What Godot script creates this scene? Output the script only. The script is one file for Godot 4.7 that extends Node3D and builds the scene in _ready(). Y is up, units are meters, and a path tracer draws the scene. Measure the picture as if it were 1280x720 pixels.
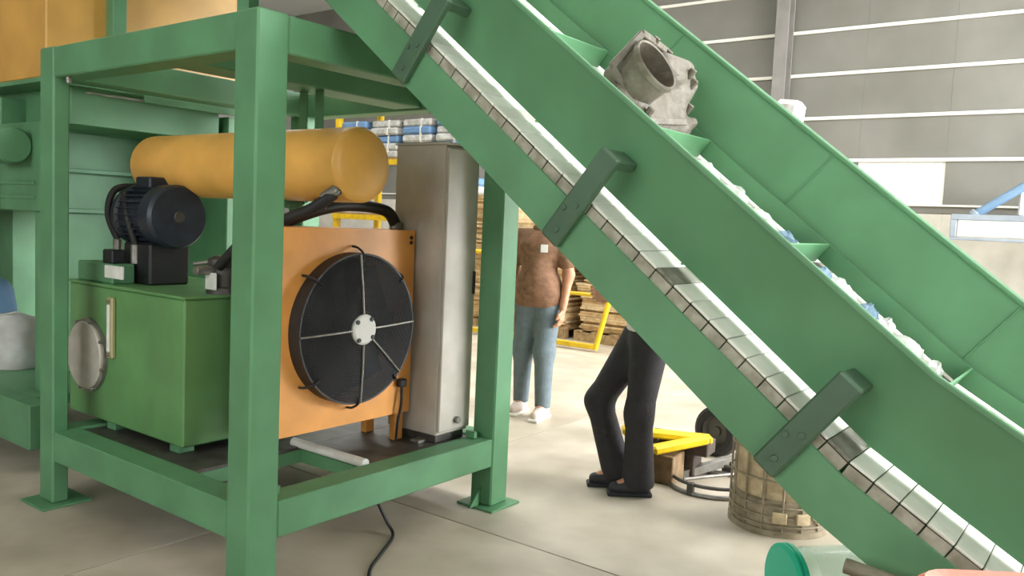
extends Node3D
# ---------------------------------------------------------------- camera / light
const CAM_H := 1.5
const FOV := 38.19
const EXPOSURE := 1.0
const SKYLIGHT := 2.7

var M := {}
var cache := {}
var used := {}
var rng := RandomNumberGenerator.new()

func _ready():
	rng.seed = 77
	setup_camera()
	setup_light()
	make_materials()
	build_shell()
	build_frame()
	build_conveyor()
	build_frame_contents()
	build_baler()
	build_background()
	build_people()
	build_floor_clutter()
	build_belt_load()
	build_foreground()

func setup_camera():
	var c := Camera3D.new()
	c.name = "camera"
	c.keep_aspect = Camera3D.KEEP_HEIGHT
	c.fov = FOV
	c.near = 0.05
	c.far = 200.0
	c.position = Vector3(0, CAM_H, 0)
	c.basis = Basis(Vector3.UP, deg_to_rad(-53.1)) * Basis(Vector3.RIGHT, deg_to_rad(-4.5)) * Basis(Vector3.BACK, deg_to_rad(2.6))
	add_child(c)
	c.current = true

func setup_light():
	var we := WorldEnvironment.new()
	we.name = "environment"
	var e := Environment.new()
	var sm := ProceduralSkyMaterial.new()
	sm.sky_top_color = Color(0.80, 0.87, 0.95)
	sm.sky_horizon_color = Color(0.93, 0.95, 0.97)
	sm.ground_bottom_color = Color(0.55, 0.55, 0.53)
	sm.ground_horizon_color = Color(0.80, 0.80, 0.78)
	sm.sky_energy_multiplier = 1.6
	sm.ground_energy_multiplier = 1.0
	var sky := Sky.new()
	sky.sky_material = sm
	e.background_mode = Environment.BG_SKY
	e.sky = sky
	e.tonemap_mode = Environment.TONE_MAPPER_LINEAR
	e.tonemap_exposure = EXPOSURE
	e.sdfgi_enabled = true
	e.ssao_enabled = true
	e.ssil_enabled = true
	we.environment = e
	add_child(we)
	# rows of translucent roof lights: each a glowing panel (built with the roof) and an area light just below it
	for q in skylight_rows():
		var l := AreaLight3D.new()
		l.name = "skylight_light"
		l.area_size = Vector2(q.size.x, q.size.y)
		l.area_normalize_energy = false
		l.light_energy = SKYLIGHT
		l.light_color = Color(0.975, 0.99, 1.0)
		l.area_range = 60.0
		l.shadow_enabled = true
		l.position = Vector3(q.at.x, ROOF - 0.06, q.at.y)
		l.rotation_degrees = Vector3(-90, 0, 0)
		add_child(l, true)
	for q in added_light_bands():  # lamps of the added bands, out of view, brightening the faces turned this way
		var l := AreaLight3D.new()
		l.name = "added_band_light"
		l.area_size = q.size
		l.area_normalize_energy = false
		l.light_energy = q.energy
		l.light_color = Color(0.975, 0.99, 1.0)
		l.area_range = 60.0
		l.shadow_enabled = true
		l.rotation_degrees = Vector3(0, q.yaw, 0)
		l.position = q.at + Basis(Vector3.UP, deg_to_rad(q.yaw)) * Vector3(0, 0, -0.09)
		add_child(l, true)

# unseen light bands added in the two walls behind the camera: [centre, size along the wall, height, facing yaw]
func added_light_bands() -> Array:
	return [{"at": Vector3(-8.98, 3.6, -2.0), "size": Vector2(9.0, 3.0), "yaw": -90.0, "energy": 1.3}, {"at": Vector3(11.6, 3.7, 9.98), "size": Vector2(11.6, 5.0), "yaw": 0.0, "energy": 8.2}, {"at": Vector3(-1.0, 3.7, 9.98), "size": Vector2(9.0, 5.0), "yaw": 0.0, "energy": 1.1}]  # strong one for an inferred front-right opening; the other two only added fill

const ROOF := 8.0
const SKX := [6.2, 12.5]
func skylight_rows() -> Array:
	var a := []
	for x in SKX:
		for z in [-16.0, -7.0, 2.0]:
			a.append({"at": Vector2(x, z), "size": Vector2(1.8, 6.5)})
	return a

# ---------------------------------------------------------------- materials
func noise_tex(seed_: int, freq: float, lo: Color, hi: Color, oct := 4, size := 256) -> ImageTexture:
	var n := FastNoiseLite.new()
	n.seed = seed_
	n.frequency = freq
	n.fractal_octaves = oct
	n.noise_type = FastNoiseLite.TYPE_SIMPLEX_SMOOTH
	var im := n.get_seamless_image(size, size)
	im.convert(Image.FORMAT_RGB8)
	for y in size:
		for x in size:
			var t := im.get_pixel(x, y).r
			im.set_pixel(x, y, lo.lerp(hi, t))
	im.generate_mipmaps()
	return ImageTexture.create_from_image(im)

func height_tex(seed_: int, freq: float, oct := 3, size := 256) -> ImageTexture:
	var n := FastNoiseLite.new()
	n.seed = seed_
	n.frequency = freq
	n.fractal_octaves = oct
	var im := n.get_seamless_image(size, size)
	im.bump_map_to_normal_map(4.0)
	im.generate_mipmaps()
	return ImageTexture.create_from_image(im)

func mat(col: Color, rough := 0.6, metal := 0.0, tex: Texture2D = null, scale := 1.0, nrm: Texture2D = null, nstr := 0.3) -> StandardMaterial3D:
	var m := StandardMaterial3D.new()
	m.albedo_color = col
	m.roughness = rough
	m.metallic = metal
	if tex or nrm:
		m.uv1_triplanar = true
		m.uv1_world_triplanar = true
		m.uv1_scale = Vector3.ONE * scale
	if tex:
		m.albedo_texture = tex
	if nrm:
		m.normal_enabled = true
		m.normal_texture = nrm
		m.normal_scale = nstr
	return m

func rgb(r, g, b) -> Color:
	return Color(r / 255.0, g / 255.0, b / 255.0)

func make_materials():
	var soft := noise_tex(3, 0.012, Color(0.86, 0.86, 0.84), Color(1, 1, 1))
	var mottled := noise_tex(5, 0.02, Color(0.70, 0.68, 0.64), Color(1, 1, 1), 5)
	var grimy := noise_tex(9, 0.03, Color(0.50, 0.47, 0.42), Color(1, 1, 1), 5)
	var bump := height_tex(12, 0.06)
	M.green = mat(rgb(93, 146, 104), 0.5, 0.0, soft, 0.7)
	M.green_tank = mat(rgb(102, 152, 94), 0.40, 0.0, soft, 0.7)
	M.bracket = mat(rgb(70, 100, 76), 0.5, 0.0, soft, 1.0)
	M.orange = mat(rgb(250, 172, 88), 0.42, 0.0, soft, 0.8)
	M.hopper = mat(rgb(214, 164, 82), 0.45, 0.0, soft, 0.6)
	M.yellow_tank = mat(rgb(250, 190, 96), 0.40, 0.0, soft, 0.8)
	M.cabinet = mat(rgb(206, 198, 188), 0.5, 0.0, soft, 0.9)
	M.black = mat(rgb(30, 30, 32), 0.5)
	M.rubber = mat(rgb(34, 33, 34), 0.55)
	M.fan = mat(rgb(88, 84, 78), 0.45)
	M.motor = mat(rgb(38, 48, 62), 0.4, 0.0, mottled, 2.0)
	M.hub = mat(rgb(214, 212, 206), 0.45)
	M.steel = mat(rgb(165, 163, 158), 0.38, 0.6, mottled, 1.5)
	M.steel_dark = mat(rgb(98, 96, 92), 0.45, 0.4, mottled, 1.5)
	M.plate = mat(rgb(234, 236, 226), 0.45, 0.0, soft, 2.5)
	M.plate_b = mat(rgb(226, 228, 216), 0.45, 0.0, soft, 2.5)
	M.plate_side = mat(rgb(176, 174, 158), 0.6, 0.0, mottled, 2.5)
	M.plate_dirty = mat(rgb(150, 152, 138), 0.6, 0.0, grimy, 2.5)
	M.cover = mat(rgb(196, 190, 178), 0.5, 0.1, soft, 2.0)
	M.white = mat(rgb(232, 232, 226), 0.5, 0.0, soft, 2.0)
	M.brass = mat(rgb(176, 168, 126), 0.4, 0.4)
	M.blue_tag = mat(rgb(70, 110, 160), 0.5)
	M.concrete = mat(rgb(210, 198, 180), 0.42, 0.0, noise_tex(21, 0.012, Color(0.80, 0.79, 0.76), Color(1, 1, 1), 6, 512), 0.22, height_tex(22, 0.05, 4), 0.08)
	M.concrete_b = mat(rgb(205, 194, 177), 0.45, 0.0, noise_tex(23, 0.014, Color(0.80, 0.79, 0.76), Color(1, 1, 1), 6, 512), 0.2, height_tex(22, 0.05, 4), 0.08)
	M.joint = mat(rgb(96, 92, 84), 0.9)
	M.wall = mat(rgb(126, 124, 116), 0.7, 0.0, soft, 0.15)
	M.wall_b = mat(rgb(190, 186, 174), 0.7, 0.0, soft, 0.15)
	M.wall_low = mat(rgb(216, 211, 200), 0.8, 0.0, soft, 0.3)
	M.purlin = mat(rgb(228, 225, 214), 0.55)
	M.column = mat(rgb(138, 134, 130), 0.6, 0.0, soft, 0.4)
	M.roof = mat(rgb(196, 196, 192), 0.7)
	M.card = []
	for c in [rgb(244, 214, 168), rgb(234, 200, 150), rgb(248, 222, 180), rgb(226, 190, 140)]:
		M.card.append(mat(c, 0.85, 0.0, mottled, 1.6))
	M.safety = mat(rgb(238, 196, 30), 0.45, 0.0, soft, 1.5)
	M.tool_yellow = mat(rgb(246, 208, 20), 0.4, 0.0, soft, 2.0)
	M.tool_body = mat(rgb(150, 122, 88), 0.7, 0.0, mottled, 2.0)
	M.tool_dark = mat(rgb(76, 62, 52), 0.7, 0.0, mottled, 2.0)
	M.wood = mat(rgb(186, 156, 112), 0.8, 0.0, mottled, 2.0)
	M.sack_white = mat(rgb(222, 224, 224), 0.75, 0.0, mottled, 1.0)
	M.sack_blue = mat(rgb(116, 156, 204), 0.65, 0.0, soft, 1.0)
	M.rust = mat(rgb(224, 202, 166), 0.75, 0.0, mottled, 2.2, bump, 0.5)
	M.rust_dark = mat(rgb(170, 156, 132), 0.7, 0.0, mottled, 2.2, bump, 0.5)
	M.casting = mat(rgb(122, 115, 103), 0.55, 0.1, mottled, 3.0, bump, 0.6)
	M.skin = mat(rgb(206, 148, 116), 0.55, 0.0, soft, 2.0)
	M.shirt = mat(rgb(156, 116, 90), 0.85, 0.0, mottled, 3.0, bump, 0.5)
	M.jeans = mat(rgb(114, 128, 136), 0.85, 0.0, soft, 3.5, bump, 0.5)
	M.pants = mat(rgb(46, 42, 44), 0.85, 0.0, soft, 3.0, bump, 0.5)
	M.tee = mat(rgb(226, 222, 216), 0.85, 0.0, soft, 3.0, bump, 0.4)
	M.hair = mat(rgb(30, 26, 26), 0.6)
	M.lips = mat(rgb(170, 100, 88), 0.5)
	M.shoe = mat(rgb(222, 204, 194), 0.6, 0.0, soft, 4.0)
	M.shoe_sole = mat(rgb(240, 236, 228), 0.7)
	M.shoe_dark = mat(rgb(40, 40, 46), 0.6)
	M.teal = mat(rgb(40, 190, 150), 0.35)
	M.jar = mat(rgb(176, 224, 204), 0.25)
	M.jar.transparency = BaseMaterial3D.TRANSPARENCY_ALPHA
	M.jar.albedo_color.a = 0.35
	M.salmon = mat(rgb(236, 138, 118), 0.45, 0.0, soft, 2.0)
	M.pipe_grey = mat(rgb(140, 138, 116), 0.5, 0.1, mottled, 2.0)
	M.film_white = mat(rgb(226, 230, 224), 0.5, 0.0, soft, 3.0)
	M.film_blue = mat(rgb(130, 160, 186), 0.45, 0.0, soft, 3.0)
	M.crane_blue = mat(rgb(112, 142, 172), 0.45, 0.0, soft, 0.5)
	M.crane_grey = mat(rgb(150, 160, 172), 0.5, 0.0, soft, 0.5)
	var sk := mat(rgb(240, 244, 248), 0.6)
	sk.emission_enabled = true
	sk.emission = Color(0.975, 0.99, 1.0)
	sk.emission_energy_multiplier = 1.5
	M.skylight = sk
	var gl := mat(Color(0.92, 0.96, 1.0, 0.12), 0.05)
	gl.transparency = BaseMaterial3D.TRANSPARENCY_ALPHA
	M.glass = gl

# ---------------------------------------------------------------- mesh helpers
func tri(st: SurfaceTool, a: Vector3, b: Vector3, c: Vector3, n: Vector3):
	st.set_normal(n)
	if (b - a).cross(c - a).dot(n) > 0.0:
		st.add_vertex(a); st.add_vertex(c); st.add_vertex(b)
	else:
		st.add_vertex(a); st.add_vertex(b); st.add_vertex(c)

func trin(st: SurfaceTool, p: Array, n: Array):   # smooth triangle
	var f: Vector3 = (p[1] - p[0]).cross(p[2] - p[0])
	var o := [0, 1, 2]
	if f.dot(n[0] + n[1] + n[2]) > 0.0:
		o = [0, 2, 1]
	for i in o:
		st.set_normal(n[i]); st.add_vertex(p[i])

func quad(st, a, b, c, d, n):
	tri(st, a, b, c, n); tri(st, a, c, d, n)

func quadn(st, p: Array, n: Array):
	trin(st, [p[0], p[1], p[2]], [n[0], n[1], n[2]])
	trin(st, [p[0], p[2], p[3]], [n[0], n[2], n[3]])

func newst() -> SurfaceTool:
	var st := SurfaceTool.new()
	st.begin(Mesh.PRIMITIVE_TRIANGLES)
	return st

func box_mesh(size: Vector3, ch := 0.004) -> ArrayMesh:
	var key := "b%.4f_%.4f_%.4f_%.4f" % [size.x, size.y, size.z, ch]
	if cache.has(key):
		return cache[key]
	var st := newst()
	var h := size * 0.5
	ch = min(ch, min(h.x, min(h.y, h.z)) * 0.45)
	var i := h - Vector3.ONE * ch
	for ax in 3:
		var b := (ax + 1) % 3
		var c := (ax + 2) % 3
		for s in [-1.0, 1.0]:
			var n := Vector3.ZERO; n[ax] = s
			var q := []
			for w in [[-1, -1], [1, -1], [1, 1], [-1, 1]]:
				var v := Vector3.ZERO
				v[ax] = s * h[ax]; v[b] = w[0] * i[b]; v[c] = w[1] * i[c]
				q.append(v)
			quad(st, q[0], q[1], q[2], q[3], n)
		for sb in [-1.0, 1.0]:      # edges along ax
			for sc in [-1.0, 1.0]:
				var n := Vector3.ZERO; n[b] = sb; n[c] = sc
				n = n.normalized()
				var q := []
				for w in [[-1, 0], [1, 0], [1, 1], [-1, 1]]:
					var v := Vector3.ZERO
					v[ax] = w[0] * i[ax]
					v[b] = sb * (h[b] if w[1] == 0 else i[b])
					v[c] = sc * (i[c] if w[1] == 0 else h[c])
					q.append(v)
				quad(st, q[0], q[1], q[2], q[3], n)
	for sx in [-1.0, 1.0]:
		for sy in [-1.0, 1.0]:
			for sz in [-1.0, 1.0]:
				var s := Vector3(sx, sy, sz)
				tri(st, s * Vector3(h.x, i.y, i.z), s * Vector3(i.x, h.y, i.z), s * Vector3(i.x, i.y, h.z), s.normalized())
	var m := st.commit()
	cache[key] = m
	return m

func add_box(st: SurfaceTool, center: Vector3, size: Vector3, ch := 0.004, b := Basis.IDENTITY):
	st.append_from(box_mesh(size, ch), 0, Transform3D(b, center))

func add_span(st, lo: Vector3, hi: Vector3, ch := 0.004):
	add_box(st, (lo + hi) * 0.5, (hi - lo).abs(), ch)

func bar_basis(d: Vector3) -> Basis:      # y axis along d
	var y := d.normalized()
	var x := y.cross(Vector3.UP)
	if x.length() < 0.01:
		x = Vector3.RIGHT
	x = x.normalized()
	return Basis(x, y, x.cross(y))

func add_bar(st, a: Vector3, b: Vector3, w: float, d: float, ch := 0.003):
	add_box(st, (a + b) * 0.5, Vector3(w, (b - a).length(), d), ch, bar_basis(b - a))

# profile: Vector2(radius, along y)
func add_lathe(st, prof: Array, tf := Transform3D.IDENTITY, seg := 24):
	for k in prof.size() - 1:
		var p: Vector2 = prof[k]
		var q: Vector2 = prof[k + 1]
		var d := q - p
		if d.length() < 1e-6:
			continue
		var n2 := Vector2(d.y, -d.x).normalized()
		for i in seg:
			var a := TAU * i / seg
			var b := TAU * (i + 1) / seg
			var ca := Vector3(cos(a), 0, sin(a))
			var cb := Vector3(cos(b), 0, sin(b))
			var na := tf.basis * (ca * n2.x + Vector3.UP * n2.y)
			var nb := tf.basis * (cb * n2.x + Vector3.UP * n2.y)
			var pts := [tf * (ca * p.x + Vector3.UP * p.y), tf * (cb * p.x + Vector3.UP * p.y), tf * (cb * q.x + Vector3.UP * q.y), tf * (ca * q.x + Vector3.UP * q.y)]
			if p.x < 1e-5:
				trin(st, [pts[0], pts[2], pts[3]], [na, nb, na])
			elif q.x < 1e-5:
				trin(st, [pts[0], pts[1], pts[2]], [na, nb, nb])
			else:
				quadn(st, pts, [na, nb, nb, na])

func add_cyl(st, a: Vector3, b: Vector3, r: float, seg := 16, ch := 0.15):
	var L := (b - a).length()
	var c := r * ch
	add_lathe(st, [Vector2(0, 0), Vector2(r - c, 0), Vector2(r, c), Vector2(r, L - c), Vector2(r - c, L), Vector2(0, L)], Transform3D(bar_basis(b - a), a), seg)

func smooth_path(pts: Array, sub := 8) -> Array:
	var out := []
	for i in pts.size() - 1:
		var p0: Vector3 = pts[max(i - 1, 0)]
		var p1: Vector3 = pts[i]
		var p2: Vector3 = pts[i + 1]
		var p3: Vector3 = pts[min(i + 2, pts.size() - 1)]
		for k in sub:
			out.append(p1.cubic_interpolate(p2, p0, p3, float(k) / sub))
	out.append(pts[-1])
	return out

func add_tube(st, pts: Array, r: float, seg := 10):
	var rings := []
	var nrm := []
	var x := Vector3.ZERO
	for i in pts.size():
		var d: Vector3 = (pts[min(i + 1, pts.size() - 1)] - pts[max(i - 1, 0)]).normalized()
		if x == Vector3.ZERO:
			x = d.cross(Vector3.UP)
			if x.length() < 0.05:
				x = d.cross(Vector3.RIGHT)
		x = (x - d * x.dot(d)).normalized()
		var y := d.cross(x)
		var ring := []
		var nn := []
		for k in seg:
			var a := TAU * k / seg
			var n := x * cos(a) + y * sin(a)
			ring.append(pts[i] + n * r)
			nn.append(n)
		rings.append(ring); nrm.append(nn)
	for i in pts.size() - 1:
		for k in seg:
			var j := (k + 1) % seg
			quadn(st, [rings[i][k], rings[i][j], rings[i + 1][j], rings[i + 1][k]], [nrm[i][k], nrm[i][j], nrm[i + 1][j], nrm[i + 1][k]])
	for e in [0, pts.size() - 1]:
		var d: Vector3 = (pts[1] - pts[0]).normalized() * -1.0 if e == 0 else (pts[-1] - pts[-2]).normalized()
		for k in seg:
			tri(st, pts[e], rings[e][k], rings[e][(k + 1) % seg], d)

func circle_pts(c: Vector3, u: Vector3, v: Vector3, r: float, n := 40) -> Array:
	var a := []
	for i in n + 1:
		var t := TAU * i / n
		a.append(c + (u * cos(t) + v * sin(t)) * r)
	return a

func add_prism(st, poly: Array, o: Vector3, u: Vector3, v: Vector3, depth: Vector3):   # polygon in the u,v plane pushed along depth
	var pk := PackedVector2Array(poly)
	var idx := Geometry2D.triangulate_polygon(pk)
	var n := u.cross(v).normalized()
	if n.dot(depth) > 0:
		n = -n
	var f := func(p): return o + u * p.x + v * p.y
	for i in range(0, idx.size(), 3):
		var a: Vector3 = f.call(pk[idx[i]]); var b: Vector3 = f.call(pk[idx[i + 1]]); var c: Vector3 = f.call(pk[idx[i + 2]])
		tri(st, a, b, c, n)
		tri(st, a + depth, b + depth, c + depth, -n)
	var cen := Vector2.ZERO
	var area := 0.0
	for i in pk.size():
		area += pk[i].cross(pk[(i + 1) % pk.size()])
	for i in pk.size():
		var p := pk[i]
		var q := pk[(i + 1) % pk.size()]
		var e := q - p
		var n2: Vector2 = Vector2(e.y, -e.x) * signf(area)
		var nn: Vector3 = (u * n2.x + v * n2.y).normalized()
		quad(st, f.call(p), f.call(q), f.call(q) + depth, f.call(p) + depth, nn)

# ---------------------------------------------------------------- node helpers
func numbered(called: String) -> String:
	if not used.has(called):
		used[called] = 0
		return called
	used[called] += 1
	return "%s_%03d" % [called, used[called]]

func tag(o: Node, label: String, category: String, group := ""):
	o.set_meta("label", label)
	o.set_meta("category", category)
	if group != "":
		o.set_meta("group", group)

func thing(called, label, category, at := Vector3.ZERO, group := "") -> Node3D:
	var o := Node3D.new()
	o.name = numbered(called)
	o.position = at
	tag(o, label, category, group)
	add_child(o)
	return o

func structure(called: String) -> Node3D:
	var o := Node3D.new()
	o.name = called
	o.set_meta("kind", "structure")
	add_child(o)
	return o

func mi(called: String, mesh: Mesh, m: Material, parent: Node, tf := Transform3D.IDENTITY) -> MeshInstance3D:
	var o := MeshInstance3D.new()
	o.name = called
	o.mesh = mesh
	o.material_override = m
	o.cast_shadow = GeometryInstance3D.SHADOW_CASTING_SETTING_ON
	o.transform = tf
	parent.add_child(o, true)
	return o

# shapes are given in world space; the parent's own position is taken off
func origin_of(parent: Node) -> Vector3:
	var p := Vector3.ZERO
	var n := parent
	while n and n != self:
		if n is Node3D:
			p += n.position
		n = n.get_parent()
	return p

func part(called: String, st: SurfaceTool, m: Material, parent: Node) -> MeshInstance3D:
	return mi(called, st.commit(), m, parent, Transform3D(Basis.IDENTITY, -origin_of(parent)))

func pbox(called, parent, m, lo: Vector3, hi: Vector3, ch := 0.004) -> MeshInstance3D:
	return mi(called, box_mesh((hi - lo).abs(), ch), m, parent, Transform3D(Basis.IDENTITY, (lo + hi) * 0.5 - origin_of(parent)))

func pcyl(called, parent, m, a: Vector3, b: Vector3, r: float, seg := 16) -> MeshInstance3D:
	var st := newst()
	add_cyl(st, a, b, r, seg)
	return part(called, st, m, parent)

# the parent is itself turned: bring world-space shapes into its own frame
func part_in(called: String, st: SurfaceTool, m: Material, parent: Node3D) -> MeshInstance3D:
	var g := parent.transform
	g.origin += origin_of(parent.get_parent())
	return mi(called, st.commit(), m, parent, g.affine_inverse())

func ptube(called, parent, m, pts: Array, r: float, seg := 10, sub := 8) -> MeshInstance3D:
	var st := newst()
	add_tube(st, smooth_path(pts, sub) if sub > 1 else pts, r, seg)
	return part(called, st, m, parent)

# ---------------------------------------------------------------- the hall
const WX := 18.0
func build_shell():
	# floor: cast concrete slabs with open joints
	var fl := structure("floor")
	pbox("joint_bed", fl, M.joint, Vector3(-9, -0.3, -23), Vector3(WX + 0.3, -0.02, 10), 0.001)
	var xs := [-9.0, -6.9, -1.9, 3.1, 8.1, 13.1, WX + 0.3]
	var zs := [-23.0, -18.35, -13.35, -8.35, -3.35, 1.65, 6.65, 10.0]
	for i in xs.size() - 1:
		for j in zs.size() - 1:
			pbox("slab", fl, M.concrete if (i + j) % 2 == 0 else M.concrete_b, Vector3(xs[i] + 0.005, -0.15, zs[j] + 0.005), Vector3(xs[i + 1] - 0.005, 0, zs[j + 1] - 0.005), 0.001)
	# far wall: rows of cladding panels between light rails, with a window opening
	var wl := structure("wall_far")
	var rows := [0.0, 2.04, 2.2, 3.09, 3.97, 4.88, 5.78, 6.7, ROOF + 0.3]
	var zsp := [-23.0, -14.4, -6.42, -4.78, -3.15, 1.6, 10.3]
	for r in rows.size() - 1:
		for k in zsp.size() - 1:
			if r == 2 and k == 3:
				continue
			pbox("panel", wl, M.wall_low if r == 0 else M.wall, Vector3(WX, rows[r] + 0.004, zsp[k] + 0.001), Vector3(WX + 0.3, rows[r + 1] - 0.004, zsp[k + 1] - 0.001), 0.003)
	for r in range(2, rows.size() - 1):
		pbox("rail", wl, M.purlin, Vector3(WX - 0.05, rows[r] - 0.035 if r > 2 else rows[r] - 0.02, -22.8), Vector3(WX, rows[r] + 0.035 if r > 2 else rows[r] + 0.02, 10), 0.01)
	var win := structure("window_1")
	var wst := newst()
	add_span(wst, Vector3(WX + 0.02, 2.2, -4.78), Vector3(WX + 0.12, 2.26, -3.15))
	add_span(wst, Vector3(WX + 0.02, 3.03, -4.78), Vector3(WX + 0.12, 3.09, -3.15))
	add_span(wst, Vector3(WX + 0.02, 2.26, -4.78), Vector3(WX + 0.12, 3.03, -4.72))
	add_span(wst, Vector3(WX + 0.02, 2.26, -3.21), Vector3(WX + 0.12, 3.03, -3.15))
	part("window_frame", wst, M.purlin, win)
	pbox("pane", win, M.glass, Vector3(WX + 0.06, 2.26, -4.72), Vector3(WX + 0.07, 3.03, -3.21), 0.001)
	# other walls and the roof, outside the picture
	for w in [["wall_back", Vector3(-9.3, -0.3, -23.3), Vector3(WX + 0.3, ROOF + 0.3, -23)], ["wall_near", Vector3(-9.3, -0.3, -23), Vector3(-9, ROOF + 0.3, 10)], ["wall_front", Vector3(-9.3, -0.3, 10), Vector3(WX + 0.3, ROOF + 0.3, 10.3)]]:
		var ws := structure(w[0])
		pbox("cladding", ws, M.wall, w[1], w[2], 0.01)
	for q in added_light_bands():  # glowing panes of the added, unseen light bands
		var wb := structure("window_%d" % (added_light_bands().find(q) + 2))
		var n := 5
		for k in n:
			var w: float = q.size.x / n
			mi("pane", box_mesh(Vector3(w - 0.06, q.size.y, 0.04), 0.004), M.skylight, wb, Transform3D(Basis(Vector3.UP, deg_to_rad(q.yaw)), q.at + Basis(Vector3.UP, deg_to_rad(q.yaw)) * Vector3((k + 0.5) * w - q.size.x * 0.5, 0, -0.03)))
	var cl := structure("ceiling")
	var rz := skylight_rows()
	# roof sheets round the roof lights
	var cx := [-9.3]
	for x in SKX:
		cx.append(x - 0.9); cx.append(x + 0.9)
	cx.append(WX + 0.3)
	for i in cx.size() - 1:
		if i % 2 == 0:
			pbox("roof_sheet", cl, M.roof, Vector3(cx[i], ROOF, -23.3), Vector3(cx[i + 1], ROOF + 0.2, 10.3), 0.005)
		else:
			var zc := [-23.3, -19.25, -12.75, -10.25, -3.75, -1.25, 5.25, 10.3]
			for k in range(0, zc.size(), 2):
				pbox("roof_sheet", cl, M.roof, Vector3(cx[i], ROOF, zc[k]), Vector3(cx[i + 1], ROOF + 0.2, zc[k + 1]), 0.005)
	for q in rz:
		pbox("roof_light", cl, M.skylight, Vector3(q.at.x - 0.9, ROOF, q.at.y - 3.25), Vector3(q.at.x + 0.9, ROOF + 0.1, q.at.y + 3.25), 0.005)
	# steel columns along the far wall
	for z in [-6.42, 1.6, -14.4]:
		var cst := newst()
		add_span(cst, Vector3(WX - 0.40, 0, z - 0.14), Vector3(WX - 0.37, ROOF, z + 0.14))
		add_span(cst, Vector3(WX - 0.08, 0, z - 0.14), Vector3(WX - 0.05, ROOF, z + 0.14))
		add_span(cst, Vector3(WX - 0.37, 0, z - 0.015), Vector3(WX - 0.08, ROOF, z + 0.015))
		var o := part(numbered("column"), cst, M.column, self)
		o.set_meta("kind", "structure")

# ---------------------------------------------------------------- green machine frame
const FX0 := 1.87
const FX1 := 3.50
const FZ0 := -2.60
const FZ1 := -4.32
const PW := 0.14
func build_frame():
	var f := thing("machine_frame", "green box-section steel frame around the oil tank and orange cooler", "frame", Vector3(FX0, 0, FZ0))
	var top := 2.235
	pbox("post", f, M.green, Vector3(FX0, 0.012, FZ0 - PW), Vector3(FX0 + PW, top, FZ0), 0.008)
	pbox("post", f, M.green, Vector3(FX1 - PW, 0.012, FZ0 - PW), Vector3(FX1, top, FZ0), 0.008)
	pbox("post", f, M.green, Vector3(FX0, 0.012, FZ1), Vector3(FX0 + 0.078, top, FZ1 + PW), 0.008)
	pbox("post", f, M.green, Vector3(FX1 - PW, 0.012, FZ1), Vector3(FX1, top, FZ1 + PW), 0.008)
	var d := 0.003
	for y in [[2.09, top], [0.225, 0.375]]:
		pbox("beam", f, M.green, Vector3(FX0 + d, y[0], FZ1 + PW), Vector3(FX0 + PW - d, y[1] - d, FZ0 - PW), 0.006)
		pbox("beam", f, M.green, Vector3(FX1 - PW + d, y[0], FZ1 + PW), Vector3(FX1 - d, y[1] - d, FZ0 - PW), 0.006)
		pbox("beam", f, M.green, Vector3(FX0 + PW, y[0], FZ0 - PW + d), Vector3(FX1 - PW, y[1] - d, FZ0 - d), 0.006)
		pbox("beam", f, M.green, Vector3(FX0 + 0.078, y[0], FZ1 + d), Vector3(FX1 - PW, y[1] - d, FZ1 + PW - d), 0.006)
	pbox("cross_beam", f, M.green, Vector3(FX0 + PW, 2.10, -3.40), Vector3(FX1 - PW, 2.225, -3.20), 0.006)
	for x in [FX0 + 0.05, FX1 - 0.07]:
		for z in [FZ0 - 0.07, FZ1 + 0.07]:
			pbox("foot_plate", f, M.green, Vector3(x - 0.12, 0, z - 0.12), Vector3(x + 0.12, 0.012, z + 0.12), 0.003)
	# gusset rods at the feet
	for x in [FX1 - 0.2]:
		var g := newst()
		add_prism(g, [Vector2(0, 0), Vector2(-0.09, 0), Vector2(0, 0.1)], Vector3(FX1 - PW, 0.012, FZ0 - 0.065), Vector3.RIGHT, Vector3.UP, Vector3(0, 0, -0.01))
		part("gusset", g, M.green, f)
	pbox("deck", f, M.steel_dark, Vector3(2.62, 0.345, -3.20), Vector3(FX1 - PW, 0.36, FZ0 - PW), 0.002)
	pbox("deck", f, M.steel_dark, Vector3(FX0 + PW, 0.345, FZ1 + PW), Vector3(FX1 - PW, 0.36, -3.20), 0.002)
	pbox("deck_angle", f, M.green, Vector3(FX0 + PW, 0.28, -3.24), Vector3(FX1 - PW, 0.345, -3.20), 0.003)
	pbox("deck_angle", f, M.green, Vector3(2.60, 0.28, -3.20), Vector3(2.62, 0.345, FZ0 - PW), 0.003)
	pcyl("edge_pipe", f, M.white, Vector3(2.60, 0.372, FZ0 - PW), Vector3(2.60, 0.372, -3.26), 0.022)
	# lugs welded on the inner side of the front beam and by the post
	for p in [Vector3(2.06, 0.375, -2.70), Vector3(3.30, 0.375, -2.70)]:
		pbox("lug", f, M.green, p + Vector3(-0.012, 0, -0.03), p + Vector3(0.012, 0.035, 0.03), 0.003)
	pbox("latch", f, M.green, Vector3(FX0 + PW, 1.19, -2.70), Vector3(FX0 + PW + 0.02, 1.24, -2.64), 0.003)
	var sl := newst()
	for a in [[2.235, 2.236]]:
		add_cyl(sl, Vector3(1.905, 2.06, -4.10), Vector3(1.905, 2.09, -4.10), 0.012)
	part("bolt", sl, M.steel, f)

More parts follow.
